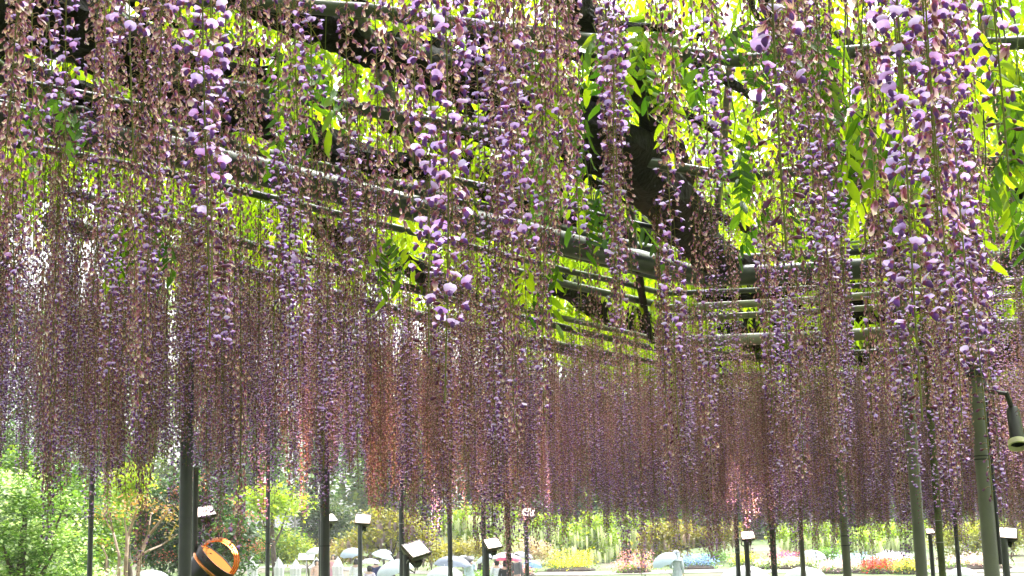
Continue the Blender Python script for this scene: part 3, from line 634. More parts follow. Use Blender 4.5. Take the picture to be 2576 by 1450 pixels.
tree('dogwood_tree', 'pale green layered tree in white bloom at the trellis edge', 60, 26, [(60, 1272, 140, 13), (-40, 1205, 130, 13), (115, 1325, 120, 13), (0, 1345, 120, 13), (60, 1398, 150, 14), (190, 1448, 80, 12), (70, 1232, 90, 10), (0, 1450, 190, 15), (-130, 1300, 90, 14), (150, 1365, 90, 10), (170, 1255, 60, 8)], .075, 17000, [MIDG, (.20, .32, .06), (.62, .72, .42), GREEN], [3, 3, 2.2, 1.5], seed=1, flat=.25)
tree('maple_tree', 'fresh green maple with spreading tiers behind the pale blooming tree', 205, 34, [(200, 1235, 75, 26), (150, 1190, 90, 30), (205, 1300, 85, 24), (180, 1350, 95, 26), (60, 1170, 110, 40), (120, 1290, 80, 50), (215, 1400, 60, 40)], .09, 11000, [MIDG, GREEN, (.22, .33, .03), DARK], [3, 2, 2, 1.2], seed=2, flat=.3)
tree('golden_thuja', 'bright yellow-green upright conifer beside the thin dark post', 330, 38, [(335, 1215, 40, 50), (320, 1260, 36, 45), (300, 1225, 30, 40)], .07, 6000, [LIME, (.36, .42, .03)], [1, 1], cat='conifer', seed=3)
tree('low_conifer', 'yellow-green bushy conifer with brush-like sprays under the golden one', 268, 36, [(265, 1310, 40, 55), (275, 1360, 34, 45), (255, 1410, 40, 40)], .08, 5000, [(.20, .30, .03), MIDG], [1, 1], cat='conifer', seed=4)
def coral(root, b0, wb, rg):
    V, Fs, C = [], [], []; k = 0
    for b in wb:
        for _ in range(9):
            d = rg.normal(size=3); d[1] = -abs(d[1]); d /= np.linalg.norm(d); p = np.array(b[:3]) + d * np.array(b[3:6]) * rg.uniform(.85, 1.1); col = np.array((.62, .19, .16)) * rg.uniform(.8, 1.2)
            bl = [(p[0], p[1], p[2], .13, .10, .09)]; v, f, c = leaf_cloud(rg, bl, 40, .055, [tuple(col)], [1]); V.append(v); Fs.append(f + k); C.append(c); k += len(v)
    me = np_mesh('blossom', np.concatenate(V) - np.array(b0), np.concatenate(Fs), np.concatenate(C)); me.materials.append(M['tree_leaf']); o = link_mesh('blossom', me, None, root); o['kind'] = 'stuff'
tree('red_chestnut', 'dark green tree dotted with coral red flower clusters', 470, 42, [(380, 1310, 90, 60), (470, 1300, 85, 70), (560, 1300, 75, 55), (600, 1360, 55, 60), (430, 1390, 120, 50), (540, 1400, 95, 60), (340, 1250, 60, 40), (490, 1240, 80, 40)], .14, 13000, [(.045, .105, .022), DARK, (.075, .16, .035)], [3, 2, 1.5], seed=5, extra=coral, trunk=.16)
# crape myrtle: bare tan stems with orange-brown young leaves
b0 = base(312, 31); root = empty('crape_myrtle', b0, 'small tree of bare tan forking stems with orange-brown young leaves', 'tree')
def stempts(pl, D): return [atd(x, y, D + .25 * math.sin(x)) - b0 for x, y in pl]
tips = []
for pl, r in (([(310, 1460), (318, 1400), (322, 1350), (335, 1310), (345, 1275)], .05), ([(296, 1460), (300, 1400), (285, 1340), (275, 1290)], .04), ([(330, 1460), (352, 1400), (372, 1350), (405, 1310), (425, 1290)], .05), ([(318, 1390), (318, 1340), (312, 1300)], .03), ([(350, 1400), (375, 1385), (410, 1370), (445, 1345)], .03),
              ([(335, 1310), (355, 1290), (372, 1262)], .025), ([(270, 1460), (268, 1400), (255, 1370)], .03), ([(372, 1350), (376, 1320), (380, 1295)], .024), ([(285, 1340), (272, 1320), (262, 1300)], .02)):
    mb = MB(); P = stempts(pl, 31); P[0].z = -.05 if pl[0][1] == 1460 else P[0].z; mb.tube(P, [r * (1 - .6 * i / (len(P) - 1)) for i in range(len(P))], 8); mb.build('stem', M['pale_trunk'], root); tips.append(pl[-1])
v, f, c = leaf_cloud(np.random.default_rng(44), pxblobs([(x, y - 6, 22, 13) for x, y in tips] + [(300, 1275, 25, 16), (415, 1280, 30, 18), (435, 1300, 22, 20), (350, 1262, 26, 14)], 31), 520, .07, [(.32, .18, .05), (.26, .20, .05), (.40, .17, .08)], [3, 2, 1])
me = np_mesh('crown', v - np.array(b0), f, c); me.materials.append(M['tree_leaf']); link_mesh('crown', me, None, root)
tree('linden_tree', 'young lime-yellow leafed tree before the brown shed', 690, 62, [(650, 1262, 38, 22), (690, 1255, 40, 24), (725, 1272, 30, 18), (675, 1290, 30, 12)], .20, 1600, [LIME, (.34, .42, .03)], [1, 1], seed=6, trunk=.12)
tree('domed_bush', 'big rounded clipped bush with yellow-green top', 700, 72, [(700, 1362, 60, 34), (660, 1372, 34, 28), (735, 1378, 30, 26), (700, 1392, 62, 18)], .13, 6000, [(.20, .28, .03), YEL, GREEN], [2, 1, 1], cat='bush', seed=7, trunk=.08, shell=.35)
tree('grey_green_tree', 'dark grey-green dense tree behind the thick dark post', 805, 88, [(800, 1300, 60, 40), (760, 1290, 40, 30), (850, 1310, 45, 40), (810, 1345, 55, 20)], .2, 5000, [(.05, .09, .03), DARK, (.09, .12, .03)], [2, 1, 1], seed=8, trunk=.2)
tree('yellow_shrub', 'loose yellow-green shrub below the grey-green tree', 775, 74, [(770, 1385, 30, 22), (800, 1395, 30, 18), (750, 1400, 26, 12)], .12, 2200, [YEL, (.2, .26, .03), OLIVE], [1, 1, 1], cat='shrub', seed=9, trunk=.04)
def hang(col, per, ln, seed):
    """hanging racemes of a standard wisteria, too far to count"""
    def fn(root, b0, wb, rg):
        V, Fs, C = [], [], []; k = 0
        for b in wb:
            for _ in range(per):
                a = rg.uniform(0, 6.28); q = rg.uniform(.3, 1.0); x, y = b[0] + b[3] * q * math.cos(a), b[1] - b[4] * rg.uniform(.2, 1.25); z = b[2] - b[5] * rg.uniform(-.1, .8); L = ln * rg.uniform(.7, 1.25); w = rg.uniform(.06, .11)
                for i, (t, s) in enumerate(((0, .5), (.25, 1), (.6, .8), (1, .1))):
                    for j in range(5): V.append((x + w * s * math.cos(1.257 * j) * rg.uniform(.7, 1.2), y + w * s * math.sin(1.257 * j), z - L * t)); C.append(np.array(col) * rg.uniform(.85, 1.1))
                for i in range(3):
                    for j in range(5): Fs.append((k + i * 5 + j, k + i * 5 + (j + 1) % 5, k + (i + 1) * 5 + (j + 1) % 5, k + (i + 1) * 5 + j))
                k += 20
        me = np_mesh('blossom', np.array(V) - np.array(b0), Fs, np.array(C), False); me.materials.append(M['tree_leaf']); o = link_mesh('blossom', me, None, root); o['kind'] = 'stuff'
    return fn
tree('golden_wisteria', 'olive-gold leafed wisteria tree trained as a spreading dome', 985, 72, [(930, 1350, 60, 24), (1005, 1322, 58, 28), (1055, 1360, 42, 30), (875, 1388, 42, 18), (955, 1305, 48, 20), (980, 1385, 60, 18), (1080, 1390, 30, 22)], .16, 8000, [OLIVE, (.32, .30, .04), (.17, .20, .03)], [2, 2, 1], seed=10, extra=hang((.30, .22, .24), 10, .45, 1), trunk=.14)
tree('white_wisteria', 'lime leafed wisteria tree hung with white racemes beside the golden dome', 1210, 84, [(1170, 1300, 52, 24), (1235, 1290, 50, 24), (1150, 1345, 50, 24), (1215, 1345, 55, 24), (1280, 1310, 42, 30), (1265, 1365, 40, 20), (1120, 1330, 30, 30)], .17, 9000, [LIME, (.36, .46, .03), (.20, .30, .03)], [2, 2, 1], seed=11, extra=hang((.78, .80, .70), 34, .75, 2), trunk=.16)
tree('white_wisteria', 'lime leafed wisteria tree hung with white racemes above the yellow tulip bed', 1440, 88, [(1370, 1320, 44, 26), (1430, 1340, 50, 26), (1490, 1325, 50, 26), (1400, 1375, 45, 20), (1470, 1385, 50, 18), (1520, 1360, 40, 24)], .18, 8000, [LIME, (.36, .46, .03), (.20, .30, .03)], [2, 2, 1], seed=12, extra=hang((.80, .82, .72), 36, .8, 3), trunk=.16)
tree('white_wisteria', 'lime leafed wisteria tree hung with white racemes above the pink flower bed', 1580, 92, [(1560, 1320, 46, 26), (1620, 1335, 44, 28), (1590, 1368, 50, 20), (1545, 1395, 26, 12), (1640, 1385, 26, 20)], .18, 6500, [LIME, (.33, .44, .03), (.20, .30, .03)], [2, 2, 1], seed=13, extra=hang((.80, .82, .72), 40, .9, 4), trunk=.16)
tree('ochre_shrub', 'ochre-green rounded shrub between two dark posts in front of white wisteria', 1165, 74, [(1160, 1385, 44, 22), (1205, 1380, 30, 18), (1120, 1392, 26, 16)], .13, 3000, [OLIVE, (.30, .27, .05)], [1, 1], cat='shrub', seed=14, trunk=.05)
tree('blossom_shrub', 'cream-pink flowering shrub behind the lit lamp on a thin pole', 1338, 80, [(1335, 1378, 30, 24), (1360, 1390, 26, 18)], .13, 2200, [(.55, .46, .36), (.62, .5, .42), (.2, .22, .05)], [2, 1, 1], cat='shrub', seed=15, trunk=.05)
tree('amber_wisteria', 'amber-green spreading tree behind the person in white raincoat', 1690, 84, [(1640, 1350, 40, 32), (1690, 1340, 50, 30), (1740, 1345, 40, 28), (1680, 1385, 50, 20), (1790, 1350, 40, 24), (1830, 1345, 30, 30)], .17, 6500, [OLIVE, (.34, .29, .06), (.22, .25, .03)], [2, 1, 1], seed=16, extra=hang((.45, .34, .36), 8, .5, 5), trunk=.16)
tree('white_wisteria', 'lime leafed wisteria tree hung with white racemes behind the magenta flower bed', 2060, 90, [(1990, 1350, 44, 26), (2050, 1345, 50, 30), (2110, 1355, 46, 26), (2080, 1385, 50, 16), (2170, 1360, 46, 28)], .18, 7000, [LIME, (.33, .44, .03), (.20, .30, .03)], [2, 2, 1], seed=17, extra=hang((.80, .82, .72), 30, .8, 6), trunk=.16)
tree('white_wisteria', 'lime leafed wisteria tree hung with white racemes behind the pale blue bed', 2250, 94, [(2220, 1350, 46, 28), (2280, 1345, 50, 30), (2250, 1380, 40, 18)], .18, 5000, [LIME, (.33, .44, .03), (.20, .30, .03)], [2, 2, 1], seed=18, extra=hang((.80, .82, .72), 30, .8, 7), trunk=.16)
tree('yellow_tree', 'pale yellow flowering tree behind the two tall olive posts', 2440, 84, [(2400, 1350, 50, 36), (2470, 1345, 50, 40), (2550, 1350, 60, 40), (2440, 1395, 60, 20)], .17, 6500, [(.42, .40, .07), YEL, (.24, .28, .04)], [2, 2, 1], seed=19, trunk=.16)
k = 0
for px, D, rx, ry, wh in ((1640, 86, 34, 12, 'pink bed and blue bed'), (1560, 92, 24, 10, 'yellow bed and pink bed'), (1800, 86, 34, 12, 'blue bed and yellow bed'), (2085, 86, 26, 12, 'magenta bed and pale blue bed'), (1500, 95, 26, 9, 'yellow bed and the white wisteria trunk'), (1200, 70, 30, 12, 'blue-grey umbrella and the ochre shrub')):
    b_ = base(px, D); q = project((b_.x, b_.y, b_.z)); k += 1
    tree('green_shrub', 'low fresh green shrub between the %s' % wh, px, D, [(px, q[1] - ry, rx, ry), (px + rx * .5, q[1] - ry * .6, rx * .6, ry * .7), (px - rx * .5, q[1] - ry * .7, rx * .6, ry * .7)], .12, 1500, [(.12, .27, .03), (.18, .34, .03)], [1, 1], cat='shrub', group='low green shrubs among the flower beds', seed=30 + k, trunk=.03)
# the wood that closes the view: every tree its own crown and trunk
far_words = ['dark evergreen', 'mid green broadleaf', 'blue-green', 'pale green', 'yellow-green']
far_cols = [[(.06, .11, .03), (.08, .14, .035)], [(.11, .20, .03), (.16, .26, .04)], [(.09, .19, .08), (.12, .22, .08)], [(.17, .27, .05), (.24, .33, .07)], [YEL, (.24, .32, .04)]]
frg = random.Random(8)
LAND = [(60, 'pale blooming tree'), (205, 'fresh green maple'), (330, 'golden conifer'), (470, 'coral-flowered tree'), (600, 'edge of the coral-flowered tree'), (690, 'lime leafed young tree'), (805, 'grey-green tree'), (985, 'golden wisteria dome'), (1210, 'first white wisteria'), (1340, 'cream-pink shrub'), (1440, 'yellow bed'), (1580, 'pink bed'), (1690, 'amber spreading tree'), (1870, 'lamp among the raceme tips'), (2060, 'magenta bed'), (2250, 'pale blue bed'), (2440, 'yellow flowering tree'), (2600, 'stout lamp pole')]
for i in range(22):
    px = -180 + i * 140 + frg.uniform(-40, 40); D = frg.uniform(112, 138); kd = i % 5; topy = frg.uniform(900, 1060) if px > 800 else frg.uniform(640, 820); w = frg.uniform(100, 140); bl = []
    for j in range(11):
        t = j / 10; bl.append((px + frg.uniform(-.6, .6) * w * (1 - .5 * t), 1385 - (1385 - topy) * t, w * (.8 - .35 * t), 42))
    lm = min(LAND, key=lambda q: abs(q[0] - px))[1]
    tree('woodland_tree', 'tall %s tree in the far wood behind the %s' % (far_words[kd], lm), px, D, bl, .55, 8500, far_cols[kd] + [GREEN], [2, 2, .5], group='%s trees of the closing wood' % far_words[kd], seed=60 + i, trunk=.3)

# shed and plank screen far behind
b_ = base(712, 100); root = empty('garden_shed', b_, 'dark red-brown timber shed under lime leafed branches', 'shed')
M['shed'] = mat_plain('shed_wood', (.085, .045, .035), .8, 0, .3, 4); M['shed_roof'] = mat_plain('shed_roof', (.10, .10, .11), .6, 0, .2, 4)
for i in range(11): mb = MB(); mb.box((-2.2 + .44 * i, -1.0 + .012 * (i % 2), 1.1), (.43, .05, 2.2)); mb.build('plank', M['shed'], root, False)
mb = MB(); mb.box((0, .6, 1.1), (4.8, 3.0, 2.16)); mb.build('wall', M['shed'], root, False)
mb = MB(); mb.add([(-2.7, -1.5, 2.2), (2.7, -1.5, 2.2), (2.7, 2.4, 2.2), (-2.7, 2.4, 2.2), (-2.5, .5, 3.1), (2.5, .5, 3.1)], [(0, 1, 5, 4), (2, 3, 4, 5), (1, 2, 5), (3, 0, 4), (3, 2, 1, 0)]); mb.build('roof', M['shed_roof'], root, False)
M['plank'] = mat_plain('plank', (.48, .27, .13), .7, 0, .2, 6)
b_ = base(855, 98); root = empty('plank_screen', b_, 'row of round-topped orange timber boards under the grey-green tree', 'screen')
for i, h in enumerate((1.9, 1.6, 1.7, 1.8, 1.5)):
    mb = MB(); P = [(-.24, 0), (.24, 0), (.24, h - .35), (.17, h - .1), (0, h), (-.17, h - .1), (-.24, h - .35)]; n = len(P)
    mb.add([(x, -.03, z) for x, z in P] + [(x, .03, z) for x, z in P], [tuple(range(n))[::-1], tuple(range(n, 2 * n))][::-1] + [(j, (j + 1) % n, n + (j + 1) % n, n + j) for j in range(n)]); o = mb.build('plank', M['plank'], root, False); o.location = (-1.1 + .56 * i, .02 * (i % 2), -.03)
# path
pp = [on_ground(x, y) for x, y in ((560, 1440), (700, 1425), (850, 1432), (1000, 1440), (1250, 1446), (1500, 1444), (1800, 1438), (2200, 1440), (2600, 1436))]
V = []
for i in range(len(pp) - 1):
    for j in range(12):
        q = pp[i].lerp(pp[i + 1], j / 12)
        for k in range(5): y = q.y - 1.6 + .8 * k; V.append((q.x, y, ground_z(q.x, y) + .03))
nr = len(V) // 5
pth = link_mesh('path', np_mesh('path', V, [(5 * i + k, 5 * i + 5 + k, 5 * i + 6 + k, 5 * i + 1 + k) for i in range(nr - 1) for k in range(4)]), mat_plain('path', (.20, .18, .155), .7, 0, .12, 1.5)); pth['kind'] = 'structure'

# ------------------------------------------------------------------ flower beds on the slope
def bed(label, px0, px1, py, col, col2, h=.35, deep=2.2, spikes=None, n=1500, seed=0):
    a, b_ = on_ground(px0, py), on_ground(px1, py); y = (a.y + b_.y) / 2; cx = (a.x + b_.x) / 2; w = abs(b_.x - a.x); z = ground_z(cx, y); rg = np.random.default_rng(seed + int(px0))
    root = empty('flower_bed', (cx, y, z), label, 'flower bed', 'flower beds on the slope')
    mb = MB(); mb.lathe([(1.02, -.15), (1.0, .06), (.9, .13), (.5, .2), (.01, .24)], 28); mb.v = [(vx * w / 2, vy * deep / 2, vz + (vy * deep / 2) * .03) for vx, vy, vz in mb.v]; mb.build('soil_mound', M['soil'], root)
    v, f, c = leaf_cloud(rg, [(rg.uniform(-.42, .42) * w, rg.uniform(-.4, .4) * deep, .16, .3, .3, .10) for _ in range(16)], 900, .13, [(.10, .22, .04), (.16, .28, .04)], [1, 1]); me = np_mesh('greenery', v, f, c); me.materials.append(M['tree_leaf']); o = link_mesh('greenery', me, None, root); o['kind'] = 'stuff'
    bl = []
    for _ in range(46):
        u_, q = rg.uniform(0, 6.28), rg.random() ** .5; bl.append((q * .47 * w * math.cos(u_), q * .45 * deep * math.sin(u_), .2 + h * .6 * (1 - q * q * .5), .16, .16, h * .35))
    if spikes:
        for _ in range(14): x = rg.uniform(-.4, .4) * w; yy = rg.uniform(0, .3) * deep; bl += [(x, yy, h + .25 + .12 * j, .07, .07, .08) for j in range(4)]
    v, f, c = leaf_cloud(rg, bl, n, .10, [col, col2], [2, 1]); me = np_mesh('blossom', v, f, c); me.materials.append(M['tree_leaf']); o = link_mesh('blossom', me, None, root); o['kind'] = 'stuff'
M['soil'] = mat_plain('soil', (.05, .035, .025), .9, 0, .3, 8)
bed('bed of bright yellow flowers with cream spikes under the white wisteria', 1372, 1500, 1437, (.80, .70, .03), (.85, .78, .10), .4, spikes=True)
bed('bed of salmon pink flowers with lilac spikes under the white wisteria', 1548, 1640, 1441, (.78, .34, .42), (.80, .45, .50), .4, spikes=True)
bed('bed of sky blue flowers beside the person in white raincoat', 1705, 1800, 1432, (.22, .36, .85), (.35, .48, .85), .5)
bed('small bed of lemon yellow flowers behind a big white umbrella', 1850, 1910, 1425, (.82, .74, .06), (.8, .75, .2), .45)
bed('bed of magenta flowers below the white wisteria', 1925, 2060, 1420, (.60, .06, .30), (.72, .25, .45), .4, n=2200)
bed('bed of cream white flowers edging the magenta bed', 1890, 2080, 1431, (.78, .78, .60), (.75, .72, .62), .3, n=2200)
bed('bed of pale blue flowers between two olive posts', 2095, 2200, 1428, (.40, .58, .88), (.55, .68, .9), .4, n=2000)
bed('bed of lavender flowers next to the pale blue bed', 2190, 2300, 1424, (.55, .48, .80), (.66, .60, .85), .4, n=2000)
bed('bed of scarlet flowers low in front of the pale blue bed', 2175, 2245, 1442, (.80, .04, .04), (.85, .12, .08), .4)
bed('bed of white and pink flowers at the foot of the scarlet bed', 2060, 2180, 1441, (.78, .74, .76), (.74, .40, .62), .3, n=2000)
bed('bed of yellow flowers beside the scarlet bed', 2250, 2320, 1443, (.75, .62, .08), (.70, .66, .15), .4)
bed('bed of pink and white flowers behind the moss green post', 2350, 2560, 1432, (.76, .50, .66), (.78, .75, .70), .4, n=2400)
bed('bed of rose flowers beside the closed parasols', 1225, 1345, 1450, (.75, .22, .38), (.75, .5, .55), .35)

# ------------------------------------------------------------------ umbrellas, parasols, people
def cloth(name, col, trans=.35):
    m, nt, o = nodemat(name); b = nt.nodes.new('ShaderNodeBsdfPrincipled'); b.inputs['Roughness'].default_value = .4; t = nt.nodes.new('ShaderNodeBsdfTranslucent'); mx = nt.nodes.new('ShaderNodeMixShader'); mx.inputs[0].default_value = trans
    tc = nt.nodes.new('ShaderNodeTexCoord'); n = nt.nodes.new('ShaderNodeTexNoise'); n.inputs['Scale'].default_value = 6; nt.links.new(tc.outputs['Object'], n.inputs['Vector'])
    mr = nt.nodes.new('ShaderNodeMix'); mr.data_type = 'RGBA'; mr.inputs['A'].default_value = (*[c * .88 for c in col], 1); mr.inputs['B'].default_value = (*col, 1); nt.links.new(n.outputs['Fac'], mr.inputs['Factor'])
    nt.links.new(mr.outputs['Result'], b.inputs['Base Color']); nt.links.new(mr.outputs['Result'], t.inputs['Color']); nt.links.new(b.outputs[0], mx.inputs[1]); nt.links.new(t.outputs[0], mx.inputs[2]); nt.links.new(mx.outputs[0], o.inputs[0]); return m
M['steel'] = mat_plain('steel', (.5, .5, .52), .3, .8, .1, 10); M['handle'] = mat_plain('handle', (.1, .07, .05), .5, 0, .2, 10)
def umbrella(label, px, py_top, D, wpx, col, tilt=(0, 0), band=None):
    """py_top: top of the dome; wpx: apparent width"""
    p = atd(px, py_top, D); R = wpx * D / F / 2; H = R * .52; root = empty('umbrella', (p.x, p.y, p.z - .95), label, 'umbrella', 'umbrellas in the garden'); root.rotation_euler = (tilt[0], tilt[1], rng.uniform(0, 1))
    mb = MB(); n = 48; rings = 7; V, Fs, mi = [], [], []
    for i in range(rings + 1):
        t = i / rings
        for k in range(n):
            a = 2 * math.pi * k / n; sag = 1 - .045 * t * abs(math.sin(4 * a)) ; r = R * math.sin(t * 1.35) / math.sin(1.35); z = .93 - H * (1 - math.cos(t * 1.35)) / (1 - math.cos(1.35)) + .05 * R * t * t * abs(math.sin(4 * a)); V.append((r * math.cos(a) * sag, r * math.sin(a) * sag, z))
    for i in range(rings):
        for k in range(n): Fs.append((i * n + k, i * n + (k + 1) % n, (i + 1) * n + (k + 1) % n, (i + 1) * n + k)); mi.append(1 if band and i >= rings - 2 else 0)
    mb.add(V, Fs); mb.m = mi; mb.build('canopy', [cloth('umbrella_cloth', col), cloth('umbrella_band', band or col)], root)
    mb = MB(); mb.tube([(0, 0, .05), (0, 0, .97)], .006, 8); mb.build('shaft', M['steel'], root)
    mb = MB(); mb.lathe([(.001, 1.0), (.006, .98), (.008, .92)], 8); mb.build('ferrule', M['steel'], root)
    mb = MB(); mb.tube([(0, 0, .12), (0, 0, .0), (.02, 0, -.05), (.06, 0, -.06), (.08, 0, -.03)], .013, 8); mb.build('handle', M['handle'], root)
    for k in range(8):
        a = math.pi / 4 * k; mb = MB(); mb.tube([V[i * n + k * 6][0:2] + (V[i * n + k * 6][2] - .006,) for i in range(0, rings + 1)], .003, 4); mb.build('rib', M['steel'], root)
    return root
def parasol(label, px, py_top, D, w=.42):
    p = atd(px, py_top, D); gz = ground_z(p.x, p.y); H = p.z - gz; root = empty('closed_parasol', (p.x, p.y, gz), label, 'parasol', 'closed white parasols')
    mod = lambda a, z: 1 + .16 * math.sin(8 * a) + .05 * math.sin(3 * a + z * 4)
    mb = MB(); mb.lathe([(w * .30, H - 1.75), (w * .46, H - 1.7), (w * .5, H - 1.2), (w * .46, H - .7), (w * .52, H - .42), (w * .44, H - .40), (w * .3, H - .22), (w * .12, H - .08), (.01, H - .05)], 48, 0, mod); mb.build('folded_canopy', M['white'], root)
    mb = MB(); mb.tube([(0, 0, 0), (0, 0, H - .04)], .024, 10); mb.build('pole', M['white'], root)
    mb = MB(); mb.lathe([(.001, H), (.03, H - .03), (.02, H - .06), (.03, H - .09)], 10); mb.build('finial', M['white'], root)
    mb = MB(); mb.lathe([(.30, 0), (.30, .06), (.05, .1), (.04, .3)], 16); mb.build('base', M['steel'], root)
parasol('closed white parasol in front of the red-flowered tree', 636, 1398, 66, .44)
parasol('closed white parasol beside a thin post, below the grey umbrella', 700, 1402, 62, .46); parasol('closed white parasol beside the sloping information board', 744, 1406, 64, .42)
parasol('closed white parasol touching the thick dark post', 796, 1402, 62, .46); parasol('closed white parasol between the thick dark post and the teal umbrella', 850, 1400, 64, .42); parasol('closed white parasol above a big white umbrella', 389, 1426, 46, .36)
UMB = [('big white umbrella below the crape myrtle', 378, 1432, 36, 96, (0.59, 0.62, 0.65), (0, .05), None), ('grey-blue umbrella tilted over a person on the slope', 712, 1356, 76, 50, (0.42, 0.48, 0.62), (.1, .35), None),
       ('white umbrella half behind the thick dark post', 800, 1376, 60, 52, (0.59, 0.61, 0.62), (0, -.2), None), ('pale blue umbrella over a person in a long white coat', 890, 1376, 58, 56, (0.46, 0.55, 0.67), (.1, -.35), None), ('teal and white umbrella over a person in navy', 948, 1384, 57, 58, (0.41, 0.61, 0.62), (.1, .3), (0.55, 0.63, 0.65)),
       ('slate grey umbrella behind the teal one', 962, 1381, 66, 46, (0.32, 0.38, 0.48), (0, .05), None), ('white umbrella with a pink cast over a person in lilac', 930, 1404, 55, 52, (0.61, 0.56, 0.61), (0, 0), None), ('big pale white-blue umbrella by the tilted square floodlight', 1012, 1404, 40, 104, (0.52, 0.59, 0.67), (.05, -.3), None),
       ('big slate blue umbrella behind a thin dark post', 1134, 1397, 44, 96, (0.25, 0.29, 0.40), (0, .1), None), ('big white umbrella in front of the slate blue one', 1118, 1424, 36, 92, (0.59, 0.64, 0.68), (0, 0), None), ('black umbrella tilted behind a person in pale blue', 1192, 1394, 60, 50, (0.03, 0.03, 0.04), (.2, -.5), None), ('small white umbrella beside the black one', 1160, 1396, 66, 34, (0.61, 0.64, 0.67), (0, .2), None),
       ('light blue and white umbrella under the square floodlight', 1240, 1391, 56, 66, (0.41, 0.58, 0.68), (0, -.25), (0.59, 0.63, 0.67)), ('white umbrella with a red rim beside a person in grey', 1278, 1393, 54, 68, (0.61, 0.53, 0.56), (0, .05), (0.72, 0.10, 0.20)), ('lilac grey umbrella behind the red-rimmed one', 1308, 1387, 60, 58, (0.46, 0.44, 0.53), (0, .1), None), ('blue umbrella behind a person in grey', 1330, 1408, 64, 48, (0.25, 0.38, 0.65), (0, .3), None), ('pink umbrella behind the red-rimmed one', 1270, 1388, 62, 56, (0.80, 0.40, 0.52), (0, 0), None),
       ('clear white umbrella held by the person in white raincoat', 1688, 1386, 56, 66, (0.50, 0.62, 0.72), (.25, -.5), None), ('big white umbrella in front of the yellow bed', 1872, 1421, 36, 128, (0.61, 0.62, 0.64), (0, 0), None), ('big cream white umbrella in front of the cream bed', 2020, 1424, 36, 108, (0.59, 0.61, 0.62), (0, .08), None), ('white umbrella between the moss green post and a tall olive post', 2418, 1426, 38, 78, (0.59, 0.61, 0.64), (0, 0), None), ('pale blue-white umbrella behind the third olive post on the slope', 2040, 1383, 78, 70, (0.52, 0.58, 0.68), (0, .2), None)]
for a in UMB: umbrella(*a)

